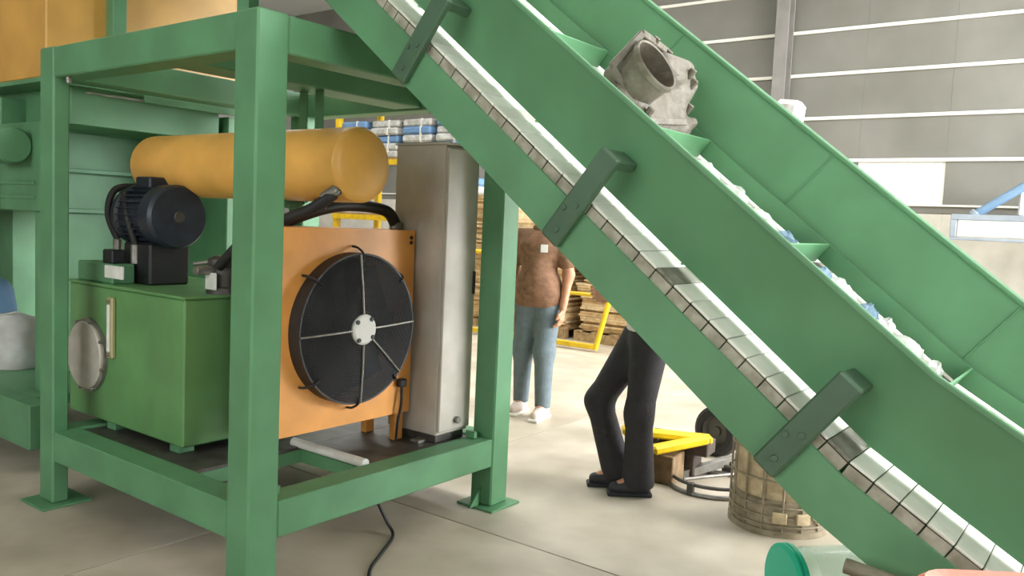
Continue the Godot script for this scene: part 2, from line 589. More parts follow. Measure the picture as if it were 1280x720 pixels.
# ---------------------------------------------------------------- inclined conveyor
const CA := 38.238
const CH0 := 0.3896
const XL := 2.20        # outer face of the lower side panel
const XU := 2.345       # outer face of the skirt
const XF := 3.72        # inner face of the far panel
const SF := 1.0         # fold of the side panels
const BEND := 7.5
func ct() -> Vector3: return Vector3(0, sin(deg_to_rad(CA)), -cos(deg_to_rad(CA)))
func cn() -> Vector3: return Vector3(0, cos(deg_to_rad(CA)), sin(deg_to_rad(CA)))
func cv(x: float, s: float, h: float) -> Vector3:
	if s < SF:
		var a := deg_to_rad(CA - BEND)
		var t2 := Vector3(0, sin(a), -cos(a))
		var n2 := Vector3(0, cos(a), sin(a))
		return Vector3(x, 0, 0) + cn() * CH0 + ct() * SF + t2 * (s - SF) + n2 * h
	return Vector3(x, 0, 0) + cn() * (CH0 + h) + ct() * s
func cbasis(s: float) -> Basis:
	var a := deg_to_rad(CA if s >= SF else CA - BEND)
	return Basis(Vector3.RIGHT, Vector3(0, sin(a), -cos(a)), Vector3(0, cos(a), sin(a)))
func cbox(st, x0, x1, s0, s1, h0, h1, ch := 0.003):
	var sm = (s0 + s1) * 0.5
	add_box(st, cv((x0 + x1) * 0.5, sm, (h0 + h1) * 0.5), Vector3(abs(x1 - x0), abs(s1 - s0), abs(h1 - h0)), ch, cbasis(sm))
func pcbox(called, parent, m, x0, x1, s0, s1, h0, h1, ch := 0.003) -> MeshInstance3D:
	var sm = (s0 + s1) * 0.5
	return mi(called, box_mesh(Vector3(abs(x1 - x0), abs(s1 - s0), abs(h1 - h0)), ch), m, parent, Transform3D(cbasis(sm), cv((x0 + x1) * 0.5, sm, (h0 + h1) * 0.5) - origin_of(parent)))

# a folded sheet leaning outwards: x and h of its lower and upper edge
func flared(called, c, x0: float, h0: float, x1: float, h1: float, th: float, lo: float, m):
	var st := newst()
	var at := func(x, s, h):
		if s == SF:
			return Vector3(x, 0, 0) + cn() * (CH0 + h) + ct() * (SF + h * tan(deg_to_rad(BEND * 0.5)))
		return cv(x, s, h)
	var ss := [lo, SF, STOP]
	for i in 2:
		var a: Vector3 = at.call(x0, ss[i], h0); var b: Vector3 = at.call(x0, ss[i + 1], h0)
		var d: Vector3 = at.call(x1, ss[i], h1); var e: Vector3 = at.call(x1, ss[i + 1], h1)
		var n := (b - a).cross(d - a).normalized()
		if n.x > 0:
			n = -n
		var o := Vector3(th, 0, 0)
		quad(st, a, b, e, d, n)
		quad(st, a + o, b + o, e + o, d + o, -n)
		quad(st, d, e, e + o, d + o, cn())
		quad(st, a, b, b + o, a + o, -cn())
	for k in [[lo, -ct()], [STOP, ct()]]:
		quad(st, at.call(x0, k[0], h0), at.call(x1, k[0], h1), at.call(x1 + th, k[0], h1), at.call(x0 + th, k[0], h0), k[1])
	part(called, st, m, c)

var conv: Node3D
const STOP := 6.1
func build_conveyor():
	var c := thing("conveyor", "green inclined plate conveyor climbing over the machine frame, loaded with scrap", "conveyor", Vector3(2.95, 0, 0.6))
	conv = c
	var lo := -0.55
	# side panels as folded sheets: polygon in the z,y plane
	var sheet := func(called, x, thick, h0, h1, m):
		var pts := []
		var hs := [[lo, h0], [SF, h0], [STOP, h0], [STOP, h1], [SF, h1], [lo, h1]]
		for q in hs:
			var p: Vector3 = cv(0, q[0], q[1])
			if q[0] == SF:
				p = cn() * (CH0 + q[1]) + ct() * (SF + q[1] * tan(deg_to_rad(BEND * 0.5)))
			pts.append(Vector2(p.z, p.y))
		var st := newst()
		add_prism(st, pts, Vector3(x, 0, 0), Vector3(0, 0, 1), Vector3(0, 1, 0), Vector3(thick, 0, 0))
		return part(called, st, m, c)
	sheet.call("lower_panel", XL, 0.02, -0.185, -0.042, M.green)
	sheet.call("lower_panel", XF + 0.16, 0.02, -0.185, -0.05, M.green)
	sheet.call("bottom_sheet", XL + 0.02, XF - XL + 0.14, -0.185, -0.175, M.green)
	flared("skirt", c, XU, 0.02, XU - 0.08, 0.289, 0.012, lo, M.green)
	sheet.call("skirt_edge", XU - 0.084, 0.015, 0.285, 0.292, M.green)
	flared("far_skirt", c, XF, 0.02, XF + 0.10, 0.385, 0.012, lo, M.green)
	sheet.call("far_skirt_edge", XF + 0.096, 0.055, 0.380, 0.392, M.green)
	for q in [["skirt_bead", XU - 0.076, 0.292, 0.008], ["far_skirt_bead", XF + 0.100, 0.390, 0.012], ["far_skirt_bead", XF + 0.145, 0.390, 0.012]]:
		var bst := newst()
		add_tube(bst, [cv(q[1], lo, q[2]), cn() * (CH0 + q[2]) + ct() * (SF + q[2] * tan(deg_to_rad(BEND * 0.5))) + Vector3(q[1], 0, 0), cv(q[1], STOP, q[2])], q[3], 10)
		part(q[0], bst, M.green, c)
	sheet.call("kick_strip", XF - 0.012, 0.012, 0.015, 0.095, M.green)
	# vertical seams on the far skirt
	for s in [2.03, 1.06, 3.0]:
		var sst := newst()
		add_bar(sst, cv(XF + 0.020, s, 0.10), cv(XF + 0.098, s, 0.38), 0.010, 0.006, 0.001)
		part("seam", sst, M.green, c)
	# plates of the apron
	var pitch := 0.074
	var n := int((STOP - lo) / pitch)
	var v := [M.plate, M.plate_b, M.plate, M.plate_dirty]
	var short_ones := [16, 17, 22, 23]
	for k in n:
		var s := lo + 0.04 + k * pitch
		if abs(s - SF) < 0.02:
			s += 0.012
		var r := rng.randf()
		var m: Material = M.plate if r < 0.6 else M.plate_b
		var x0 := XL + 0.012
		var si := int(round((s - 1.0) / pitch))
		if si == 10 or si == 1:
			m = M.plate_dirty
		var pl := pcbox("belt_plate", c, m, x0, XF + 0.14, s - pitch * 0.5 + 0.0015, s + pitch * 0.5 - 0.0015, -0.008 + rng.randf() * 0.003, rng.randf() * 0.003, 0.002)
		# end flange of the plate
		var st := newst()
		cbox(st, XL + 0.012, XL + 0.018, s - pitch * 0.485, s + pitch * 0.46, -0.052, -0.010, 0.002)
		part_in("flange", st, M.plate_side, pl)
	# cleats every 0.74 m
	for k in range(-1, 6):
		var s := 1.01 + 0.742 * k
		if s > lo and s < STOP:
			pcbox("cleat", c, M.green, XU + 0.03, XF - 0.015, s - 0.004, s + 0.004, 0.004, 0.1, 0.002)
	# brackets tying the skirt to the lower panel
	for s in [1.14, 2.075, 2.965, 3.9, 0.25]:
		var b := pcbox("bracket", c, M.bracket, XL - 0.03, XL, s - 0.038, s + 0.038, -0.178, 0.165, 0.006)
		var st2 := newst()
		cbox(st2, XL, XU - 0.04, s - 0.034, s + 0.034, 0.125, 0.16, 0.004)
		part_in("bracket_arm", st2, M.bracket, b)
		for q in [[-0.012, -0.03], [0.02, -0.06], [-0.005, -0.13]]:
			var st3 := newst()
			var pp := cv(XL - 0.03, s + q[0], q[1])
			add_cyl(st3, pp + Vector3(0.01, 0, 0), pp - Vector3(0.006, 0, 0), 0.010, 8)
			part_in("bolt", st3, M.bracket, b)
	# thin grey pipe run fixed along the foot of the lower panel
	var gp := newst()
	add_lathe(gp, [Vector2(0.013, 0.01), Vector2(0.013, 0), Vector2(0.019, 0), Vector2(0.019, 0.9), Vector2(0, 0.9)], Transform3D(bar_basis(Vector3(0, -0.08, 1)), Vector3(2.10, 0.697, -0.515)), 16)
	part("drain_pipe", gp, M.pipe_grey, c)
	pbox("pipe_clip", c, M.green, Vector3(2.09, 0.60, -0.02), Vector3(XL + 0.01, 0.68, 0.02), 0.004)
	# tail drum housing and legs, below the frame of the picture
	var tail := cv(0, lo, 0)
	pbox("tail_box", c, M.green, Vector3(XL, 0.1, tail.z - 0.05), Vector3(XF + 0.18, tail.y + 0.2, tail.z + 0.6), 0.01)
	for x in [XL + 0.05, XF + 0.12]:
		for z in [tail.z + 0.05, tail.z + 0.5]:
			pbox("leg", c, M.green, Vector3(x - 0.05, 0, z - 0.05), Vector3(x + 0.05, 0.12, z + 0.05), 0.005)
	# rests that carry the upper run on the frame
	for x in [XL + 0.12, XF - 0.26]:
		var zt := -3.30
		var s := (CH0 * cn().z - zt) / cos(deg_to_rad(CA))
		var yb := cv(0, s, -0.185).y
		if x < FX1:
			pbox("rest", c, M.green, Vector3(x - 0.03, 2.225, zt - 0.04), Vector3(x + 0.03, yb + 0.03, zt + 0.04), 0.004)

# ---------------------------------------------------------------- things inside the frame
func build_frame_contents():
	oil_tank()
	pump_set()
	pressure_vessel()
	cooler()
	cabinet()
	hoses()

func oil_tank():
	var t := thing("oil_tank", "green hydraulic oil tank with round cover plate and sight gauge", "tank", Vector3(2.4, 0.36, -3.95))
	pbox("body", t, M.green_tank, Vector3(2.10, 0.40, -4.50), Vector3(2.76, 1.085, -3.42), 0.008)
	pbox("lid", t, M.green_tank, Vector3(2.09, 1.085, -4.51), Vector3(2.77, 1.098, -3.41), 0.003)
	for q in [[2.16, -3.52], [2.66, -3.52], [2.16, -4.10], [2.66, -4.10]]:
		pbox("foot", t, M.green, Vector3(q[0] - 0.04, 0.36, q[1] - 0.04), Vector3(q[0] + 0.04, 0.40, q[1] + 0.04), 0.003)
	var c := Vector3(2.10, 0.722, -4.285)
	var st := newst()
	var tf := Transform3D(bar_basis(Vector3.LEFT), c)
	add_lathe(st, [Vector2(0, 0.034), Vector2(0.168, 0.034), Vector2(0.176, 0.028), Vector2(0.176, 0.0)], tf, 40)
	var cov := part("round_cover", st, M.cover, t)
	var ring := newst()
	add_lathe(ring, [Vector2(0.176, 0.018), Vector2(0.19, 0.018), Vector2(0.19, 0.0)], tf, 40)
	part("cover_ring", ring, M.steel, cov)
	for k in 8:
		var a := TAU * k / 8 + 0.3
		var b := newst()
		var p := c + Vector3(0, cos(a), sin(a)) * 0.183
		add_cyl(b, p + Vector3(-0.015, 0, 0), p + Vector3(-0.034, 0, 0), 0.009, 8)
		part("bolt", b, M.steel, cov)
	var g := pbox("sight_gauge", t, M.brass, Vector3(2.078, 0.735, -4.075), Vector3(2.10, 1.04, -4.02), 0.006)
	pbox("gauge_tube", g, M.white, Vector3(2.070, 0.77, -4.058), Vector3(2.080, 1.005, -4.037), 0.003)
	for y in [0.755, 1.02]:
		pcyl("bolt", g, M.steel, Vector3(2.085, y, -4.047), Vector3(2.068, y, -4.047), 0.009, 8)
	pcyl("drain_plug", t, M.brass, Vector3(2.5, 0.55, -3.42), Vector3(2.5, 0.55, -3.33), 0.045)
	pbox("cleanout_block", t, M.brass, Vector3(2.36, 0.44, -3.42), Vector3(2.44, 0.56, -3.36), 0.01)
	pcyl("suction_pipe", t, M.steel_dark, Vector3(2.46, 0.60, -3.37), Vector3(2.46, 0.98, -3.37), 0.022)

func pump_set():
	var t := thing("motor_pump", "dark blue electric motor with pump standing on the oil tank", "motor", Vector3(2.42, 1.098, -3.8))
	var c := Vector3(2.36, 1.45, -3.90)
	var st := newst()
	add_lathe(st, [Vector2(0, 0), Vector2(0.150, 0), Vector2(0.163, 0.02), Vector2(0.163, 0.11), Vector2(0.155, 0.12)], Transform3D(bar_basis(Vector3(0, 0, -1)), c), 32)
	var cowl := part("fan_cowl", st, M.motor, t)
	pcyl("cowl_badge", cowl, M.steel_dark, c + Vector3(0, 0, 0.006), c + Vector3(0, 0, -0.01), 0.03)
	var body := newst()
	add_lathe(body, [Vector2(0.142, 0.11), Vector2(0.142, 0.34), Vector2(0.16, 0.35), Vector2(0.16, 0.38), Vector2(0, 0.38)], Transform3D(bar_basis(Vector3(0, 0, -1)), c), 32)
	for k in 28:
		var a := TAU * k / 28
		var dv := Vector3(cos(a), sin(a), 0)
		add_box(body, c + dv * 0.150 + Vector3(0, 0, -0.225), Vector3(0.024, 0.005, 0.21), 0.001, Basis(Vector3.BACK, a))
	part("motor_body", body, M.motor, t)
	pbox("terminal_box", t, M.motor, c + Vector3(-0.07, 0.14, -0.30), c + Vector3(0.07, 0.20, -0.16), 0.008)
	pbox("motor_foot", t, M.black, Vector3(2.25, 1.098, -4.24), Vector3(2.47, 1.31, -3.98), 0.01)
	pcyl("pump", t, M.steel_dark, c + Vector3(0, 0, -0.38), c + Vector3(0, 0, -0.58), 0.09)
	# valve block beside the motor, standing on the lid
	var v := thing("valve_block", "dark green hydraulic valve block with white piece in place of a bright gap on the oil tank", "valve", Vector3(2.25, 1.098, -4.25))
	pbox("block", v, M.green, Vector3(2.12, 1.098, -4.46), Vector3(2.24, 1.20, -4.10), 0.008)
	pbox("coil_and_gap", v, M.white, Vector3(2.11, 1.13, -4.16), Vector3(2.125, 1.195, -3.99), 0.006)  # white block added for a bright gap seen through here
	pbox("coil_and_gap", v, M.black, Vector3(2.14, 1.20, -4.24), Vector3(2.21, 1.27, -4.14), 0.006)
	pcyl("fitting", v, M.steel, Vector3(2.25, 1.20, -4.12), Vector3(2.25, 1.30, -4.12), 0.022)
	pcyl("fitting", v, M.steel, Vector3(2.25, 1.20, -4.30), Vector3(2.25, 1.32, -4.30), 0.022)
	# return filter with its tag
	var f := thing("return_filter", "steel return filter with white tag on the oil tank lid", "filter", Vector3(2.34, 1.098, -3.50))
	var fs := newst()
	add_lathe(fs, [Vector2(0.0, 0), Vector2(0.085, 0), Vector2(0.085, 0.03), Vector2(0.068, 0.035), Vector2(0.068, 0.13), Vector2(0.078, 0.135), Vector2(0.078, 0.165), Vector2(0.05, 0.18), Vector2(0, 0.18)], Transform3D(Basis.IDENTITY, Vector3(2.36, 1.098, -3.50)), 24)
	part("housing", fs, M.steel_dark, f)
	pbox("tag", f, M.white, Vector3(2.270, 1.12, -3.525), Vector3(2.278, 1.20, -3.44), 0.002)
	pcyl("port", f, M.steel, Vector3(2.40, 1.19, -3.50), Vector3(2.58, 1.19, -3.50), 0.03)
	pcyl("port", f, M.steel, Vector3(2.30, 1.21, -3.50), Vector3(2.20, 1.21, -3.50), 0.022)
	pcyl("handle_rod", f, M.steel, Vector3(2.24, 1.235, -3.58), Vector3(2.56, 1.29, -3.42), 0.010)

func pressure_vessel():
	var t := thing("pressure_vessel", "long yellow cylindrical vessel lying under the top of the frame", "vessel", Vector3(2.52, 1.56, -3.5))
	var a := Vector3(2.52, 1.72, -2.70)
	var st := newst()
	var prof := [Vector2(0, 0)]
	for k in range(1, 9):
		var q := PI * 0.5 * k / 8
		prof.append(Vector2(0.165 * sin(q), 0.05 * (1 - cos(q))))
	var L := 1.72
	for k in range(0, 9):
		var q := PI * 0.5 * k / 8
		prof.append(Vector2(0.165 * cos(q), L - 0.05 + 0.05 * sin(q)))
	prof[-1] = Vector2(0, L)
	# smooth by finer rings
	add_lathe(st, prof, Transform3D(bar_basis(Vector3(0, 0, -1)), a), 40)
	part("shell", st, M.yellow_tank, t)
	for z in [-3.24, -3.36]:
		var b := newst()
		for s in [-1, 1]:
			add_span(b, Vector3(2.52 + s * 0.172 - 0.004, 1.72, z - 0.03), Vector3(2.52 + s * 0.172 + 0.004, 2.10, z + 0.03), 0.002)
		var arc := []
		for k in 13:
			var q := PI + PI * k / 12
			arc.append(Vector3(2.52 + cos(q) * 0.172, 1.72 + sin(q) * 0.172, z))
		for k in 12:
			add_bar(b, arc[k], arc[k + 1], 0.008, 0.06, 0.001)
		part("hanger_strap", b, M.green, t)
	pcyl("port", t, M.steel_dark, Vector3(2.47, 1.565, -2.95), Vector3(2.47, 1.52, -2.95), 0.03)

func cooler():
	var t := thing("oil_cooler", "orange oil cooler box with a round black wire fan guard", "cooler", Vector3(2.67, 0.36, -3.1))
	var z := -2.95
	var x0 := 2.265; var x1 := 3.088; var y0 := 0.505; var y1 := 1.437
	var c := Vector3(2.665, 0.972, z)
	var R := 0.345
	# housing: front sheet with a round hole, sides, back
	var st := newst()
	var N := 48
	for k in N:
		var a := TAU * k / N
		var b := TAU * (k + 1) / N
		var f := func(q):
			var d := Vector2(cos(q), sin(q))
			var tx: float = ((x1 - c.x) if d.x > 0 else (x0 - c.x)) / d.x if abs(d.x) > 1e-6 else 1e9
			var ty: float = ((y1 - c.y) if d.y > 0 else (y0 - c.y)) / d.y if abs(d.y) > 1e-6 else 1e9
			var m: float = min(tx, ty)
			return Vector3(c.x + d.x * m, c.y + d.y * m, z)
		var pa: Vector3 = c + Vector3(cos(a), sin(a), 0) * R
		var pb: Vector3 = c + Vector3(cos(b), sin(b), 0) * R
		var oa: Vector3 = f.call(a)
		var ob: Vector3 = f.call(b)
		quad(st, pa, pb, ob, oa, Vector3.BACK)
		var co := Vector3(x1 if cos(a) + cos(b) > 0 else x0, y1 if sin(a) + sin(b) > 0 else y0, z)
		if abs(oa.x - ob.x) > 1e-4 and abs(oa.y - ob.y) > 1e-4:
			tri(st, oa, ob, co, Vector3.BACK)
		quad(st, pa, pb, pb + Vector3(0, 0, -0.10), pa + Vector3(0, 0, -0.10), -(pa + pb - c * 2).normalized())
	add_span(st, Vector3(x0, y0, z - 0.26), Vector3(x0 + 0.01, y1, z - 0.0005), 0.001)
	add_span(st, Vector3(x1 - 0.01, y0, z - 0.26), Vector3(x1, y1, z - 0.0005), 0.001)
	add_span(st, Vector3(x0, y1 - 0.01, z - 0.26), Vector3(x1, y1, z - 0.0005), 0.001)
	add_span(st, Vector3(x0, y0, z - 0.26), Vector3(x1, y0 + 0.01, z - 0.0005), 0.001)
	part("housing", st, M.orange, t)
	# radiator core behind the fan
	var core := newst()
	add_span(core, Vector3(x0 + 0.012, y0 + 0.012, z - 0.255), Vector3(x1 - 0.012, y1 - 0.012, z - 0.13), 0.002)
	part("radiator_core", core, M.fan, t)
	for q in [[x0 + 0.05, z - 0.25], [x1 - 0.05, z - 0.25], [x1 - 0.05, z - 0.04]]:
		pbox("leg", t, M.orange, Vector3(q[0] - 0.03, 0.36, q[1] - 0.02), Vector3(q[0] + 0.03, y0, q[1] + 0.02), 0.003)
	# raised cowl ring, open, in orange
	var ring := newst()
	add_lathe(ring, [Vector2(R + 0.004, -0.02), Vector2(R + 0.004, 0.07), Vector2(R - 0.002, 0.07), Vector2(R - 0.002, -0.10)], Transform3D(bar_basis(Vector3.BACK), c), 64)
	part("cowl_ring", ring, M.orange, t)
	var oring := newst()
	add_lathe(oring, [Vector2(R + 0.005, 0.0), Vector2(R + 0.010, 0.0), Vector2(R + 0.010, 0.076), Vector2(R + 0.002, 0.076)], Transform3D(bar_basis(Vector3.BACK), c), 64)
	part("guard_rim", oring, M.black, t)
	# fan blades
	var fan := newst()
	add_cyl(fan, c + Vector3(0, 0, -0.06), c + Vector3(0, 0, 0.0), 0.09, 24)
	for k in 7:
		var a := TAU * k / 7
		var b := Basis(Vector3.BACK, a) * Basis(Vector3.RIGHT, deg_to_rad(24))
		var pv := [Vector2(0.07, -0.05), Vector2(0.20, -0.085), Vector2(0.325, -0.10), Vector2(0.33, 0.05), Vector2(0.2, 0.07), Vector2(0.07, 0.05)]
		add_prism(fan, pv, c + Vector3(0, 0, -0.04), b * Vector3.RIGHT, b * Vector3.UP, b * Vector3(0, 0, -0.006))
	part("fan", fan, M.fan, t)
	# guard: rings and radial wires
	var zg := z + 0.075
	var gc := Vector3(c.x, c.y, zg)
	var g := newst()
	var nr := 36
	for k in nr:
		var r := 0.075 + (R - 0.075) * k / (nr - 1)
		var dz := 0.018 * (1.0 - pow(r / R, 2.0))
		add_tube(g, circle_pts(gc + Vector3(0, 0, dz), Vector3.RIGHT, Vector3.UP, r, 48), 0.0030, 4)
	var gd := part("guard", g, M.black, t)
	for a in [0.04, 0.04 + PI, PI * 0.5 + 0.04, PI * 1.5 + 0.03, -0.72]:
		var d := Vector3(cos(a), sin(a), 0)
		ptube("radial_wire", gd, M.steel, [gc + d * 0.06 + Vector3(0, 0, 0.024), gc + d * 0.2 + Vector3(0, 0, 0.018), gc + d * (R + 0.005) + Vector3(0, 0, 0.004)], 0.006, 6, 1)
	var hub := newst()
	add_lathe(hub, [Vector2(0, 0.034), Vector2(0.062, 0.034), Vector2(0.072, 0.028), Vector2(0.072, 0.012), Vector2(0, 0.012)], Transform3D(bar_basis(Vector3.BACK), gc), 24)
	var hp := part("hub_plate", hub, M.hub, gd)
	for k in 4:
		var a := TAU * k / 4 + 0.9
		var p := gc + Vector3(cos(a), sin(a), 0) * 0.06 + Vector3(0, 0, 0.03)
		pcyl("bolt", hp, M.black, p, p + Vector3(0, 0, 0.01), 0.011, 8)
	for a in [0.72, 2.42, 3.85, 5.45, 1.57, 4.7]:
		var p := c + Vector3(cos(a), sin(a), 0) * (R + 0.008)
		var dd := Vector3(cos(a), sin(a), 0)
		ptube("clip", gd, M.black, [p + Vector3(0, 0, 0.085) - dd * 0.03, p + Vector3(0, 0, 0.08), p + dd * 0.025 + Vector3(0, 0, 0.04), p + dd * 0.03 + Vector3(0, 0, 0.004)], 0.006, 6, 4)
	# plug and lead at the lower corner
	var pg := pbox("plug", t, M.black, Vector3(2.985, 0.645, z), Vector3(3.035, 0.685, z + 0.035), 0.006)
	ptube("lead", pg, M.black, [Vector3(3.01, 0.65, z + 0.02), Vector3(3.0, 0.56, z + 0.03), Vector3(2.99, 0.47, z + 0.02), Vector3(2.99, 0.365, z + 0.01)], 0.007, 6)
	for y in [1.40, 1.375]:
		pcyl("screw", t, M.black, Vector3(3.06, y, z - 0.002), Vector3(3.06, y, z + 0.006), 0.010, 8)

func cabinet():
	var t := thing("electrical_cabinet", "tall pale grey electrical cabinet inside the green frame", "cabinet", Vector3(3.22, 0.36, -2.95))
	pbox("body", t, M.cabinet, Vector3(3.105, 0.40, -3.12), Vector3(3.352, 1.87, -2.775), 0.006)
	pbox("plinth", t, M.steel_dark, Vector3(3.12, 0.36, -3.10), Vector3(3.34, 0.40, -2.79), 0.003)
	var d := pbox("door", t, M.cabinet, Vector3(3.11, 0.42, -2.775), Vector3(3.348, 1.855, -2.757), 0.005)
	pbox("handle", d, M.black, Vector3(3.325, 1.12, -2.757), Vector3(3.34, 1.24, -2.745), 0.003)
	pbox("rain_lip", t, M.cabinet, Vector3(3.10, 1.87, -3.125), Vector3(3.354, 1.882, -2.752), 0.003)
	pbox("foot_bracket", t, M.steel, Vector3(3.05, 0.36, -2.90), Vector3(3.12, 0.375, -2.84), 0.002)
	pcyl("earth_stud", t, M.steel, Vector3(3.24, 0.47, -2.757), Vector3(3.24, 0.47, -2.735), 0.018)

func hoses():
	var h := thing("hydraulic_hose", "thick black hose arched over the orange cooler top", "hose", Vector3(2.8, 1.45, -3.1))
	ptube("hose", h, M.rubber, [Vector3(2.40, 1.30, -3.30), Vector3(2.44, 1.44, -3.18), Vector3(2.60, 1.522, -3.1), Vector3(2.80, 1.548, -3.1), Vector3(3.0, 1.53, -3.08), Vector3(3.066, 1.46, -3.07), Vector3(3.07, 1.437, -3.07)], 0.030, 12)
	pcyl("ferrule", h, M.steel, Vector3(3.07, 1.437, -3.07), Vector3(3.069, 1.475, -3.07), 0.034)
	var h2 := thing("elbow_hose", "short braided hose curving down from the yellow vessel", "hose", Vector3(2.4, 1.5, -2.95))
	ptube("hose", h2, M.rubber, [Vector3(2.47, 1.54, -2.95), Vector3(2.44, 1.60, -2.80), Vector3(2.40, 1.60, -2.77), Vector3(2.345, 1.52, -2.86), Vector3(2.30, 1.40, -3.2), Vector3(2.30, 1.23, -3.46)], 0.024, 10)
	ptube("braid", h2, M.steel, [Vector3(2.442, 1.603, -2.80), Vector3(2.40, 1.603, -2.77), Vector3(2.37, 1.565, -2.81)], 0.0265, 10)
	var h3 := thing("pump_hose", "thin black hose looping from the pump to the valve block", "hose", Vector3(2.3, 1.3, -4.1))
	ptube("hose", h3, M.rubber, [Vector3(2.25, 1.30, -4.12), Vector3(2.22, 1.44, -4.14), Vector3(2.26, 1.56, -4.24), Vector3(2.34, 1.52, -4.30), Vector3(2.38, 1.46, -4.28)], 0.018, 8)
	var h4 := thing("return_hose", "black hose rising from the valve block to the yellow vessel", "hose", Vector3(2.25, 1.3, -4.3))
	ptube("hose", h4, M.rubber, [Vector3(2.25, 1.32, -4.30), Vector3(2.22, 1.45, -4.34), Vector3(2.27, 1.58, -4.36), Vector3(2.42, 1.60, -4.36)], 0.018, 8)
	# loose cable hanging under the front beam onto the floor
	var cb := thing("floor_cable", "thin dark cable hanging from the frame onto the concrete floor", "cable", Vector3(2.7, 0, -2.65))
	ptube("cable", cb, M.rubber, [Vector3(2.66, 0.35, -2.76), Vector3(2.70, 0.20, -2.78), Vector3(2.76, 0.06, -2.76), Vector3(2.74, 0.008, -2.69), Vector3(2.55, 0.008, -2.575), Vector3(2.40, 0.008, -2.485), Vector3(2.2, 0.008, -2.30), Vector3(1.9, 0.008, -2.2)], 0.008, 8)

# ---------------------------------------------------------------- baler behind the frame
func build_baler():
	var b := thing("baler", "big green baling press with an orange feed hopper behind the frame", "machine", Vector3(2.7, 0, -6.5))
	pbox("shade_recess_back", b, M.green, Vector3(2.12, 1.44, -5.50), Vector3(3.30, 2.10, -5.40), 0.006)  # ribbed plate set back so that the recess falls dark
	pbox("shade_recess_back", b, M.green, Vector3(2.42, 0.42, -5.50), Vector3(3.30, 1.44, -5.40), 0.006)
	pbox("shade_recess_side", b, M.green, Vector3(3.24, 0.42, -5.40), Vector3(3.30, 2.10, -4.80), 0.006)  # side wall added to keep light out of the recess
	for y in [1.95, 1.70, 1.45]:
		pbox("stiffener", b, M.green, Vector3(2.34, y - 0.014, -5.40), Vector3(3.16, y + 0.014, -5.34), 0.003)
	for x in [2.32, 3.18]:
		pbox("stiffener", b, M.green, Vector3(x - 0.02, 1.44, -5.40), Vector3(x + 0.02, 2.05, -5.33), 0.003)
	pbox("side_box", b, M.green, Vector3(2.12, 1.44, -9.0), Vector3(3.30, 1.94, -5.50), 0.006)
	pbox("side_panel", b, M.green, Vector3(2.12, 1.44, -5.52), Vector3(2.20, 1.94, -4.85), 0.006)
	for y in [1.60, 1.52]:
		pbox("side_groove", b, M.green, Vector3(2.112, y - 0.010, -8.9), Vector3(2.125, y + 0.010, -4.95), 0.002)
	pbox("neck", b, M.green, Vector3(2.26, 1.94, -9.0), Vector3(3.20, 2.17, -4.84), 0.004)
	pbox("inner_chamber", b, M.green, Vector3(2.75, 0.44, -9.0), Vector3(3.30, 1.44, -6.8), 0.004)
	# drive motor on the side
	var st := newst()
	add_lathe(st, [Vector2(0, 0), Vector2(0.09, 0.0), Vector2(0.10, 0.012), Vector2(0.10, 0.30), Vector2(0.0, 0.30)], Transform3D(bar_basis(Vector3(0, 0, -1)), Vector3(2.02, 1.80, -4.98)), 24)
	part("drive_motor", st, M.green, b)
	# base beams
	for x in [2.0, 3.2]:
		pbox("base_beam", b, M.green, Vector3(x - 0.06, 0.18, -9.0), Vector3(x + 0.06, 0.42, -4.60), 0.006)
	for q in [[2.0, -6.2], [3.2, -5.0], [2.0, -8.6], [3.2, -8.6]]:
		pbox("base_foot", b, M.green, Vector3(q[0] - 0.07, 0, q[1] - 0.07), Vector3(q[0] + 0.07, 0.18, q[1] + 0.07), 0.005)
	pbox("base_deck", b, M.green, Vector3(2.06, 0.36, -9.0), Vector3(3.14, 0.42, -4.8), 0.003)
	for z in [-4.93, -6.9, -8.8]:
		pbox("leg", b, M.green, Vector3(2.13, 0.42, z - 0.05), Vector3(2.23, 1.44, z + 0.05), 0.005)
	# orange hopper
	pbox("hopper", b, M.hopper, Vector3(2.10, 2.17, -8.4), Vector3(3.28, 3.7, -4.78), 0.008)
	pbox("hopper_flange", b, M.green, Vector3(2.09, 2.145, -8.41), Vector3(3.29, 2.17, -4.77), 0.003)
	pbox("hopper_rib", b, M.green, Vector3(2.425, 2.235, -4.78), Vector3(2.505, 3.7, -4.70), 0.004)
	pbox("chute_plate", b, M.green, Vector3(2.62, 2.10, -4.72), Vector3(3.34, 2.30, -4.70), 0.003)
	var s2 := newst()
	add_span(s2, Vector3(2.30, 2.105, -4.76), Vector3(2.62, 2.115, -4.72), 0.002)
	part("edge_strip", s2, M.steel, b)
	# goods seen past the frame under the side box
	var a := thing("blue_sack", "pale blue plastic sack standing on the baler base", "sack", Vector3(2.5, 0.42, -6.3))
	sack(a, Vector3(2.42, 0.42, -6.38), Vector3(0.3, 0.54, 0.34), M.sack_blue)
	var w := thing("white_sack", "white woven sack slumped beside the blue sack on the baler base", "sack", Vector3(2.3, 0.42, -5.7))
	sack(w, Vector3(2.36, 0.42, -5.82), Vector3(0.28, 0.34, 0.4), M.sack_white)

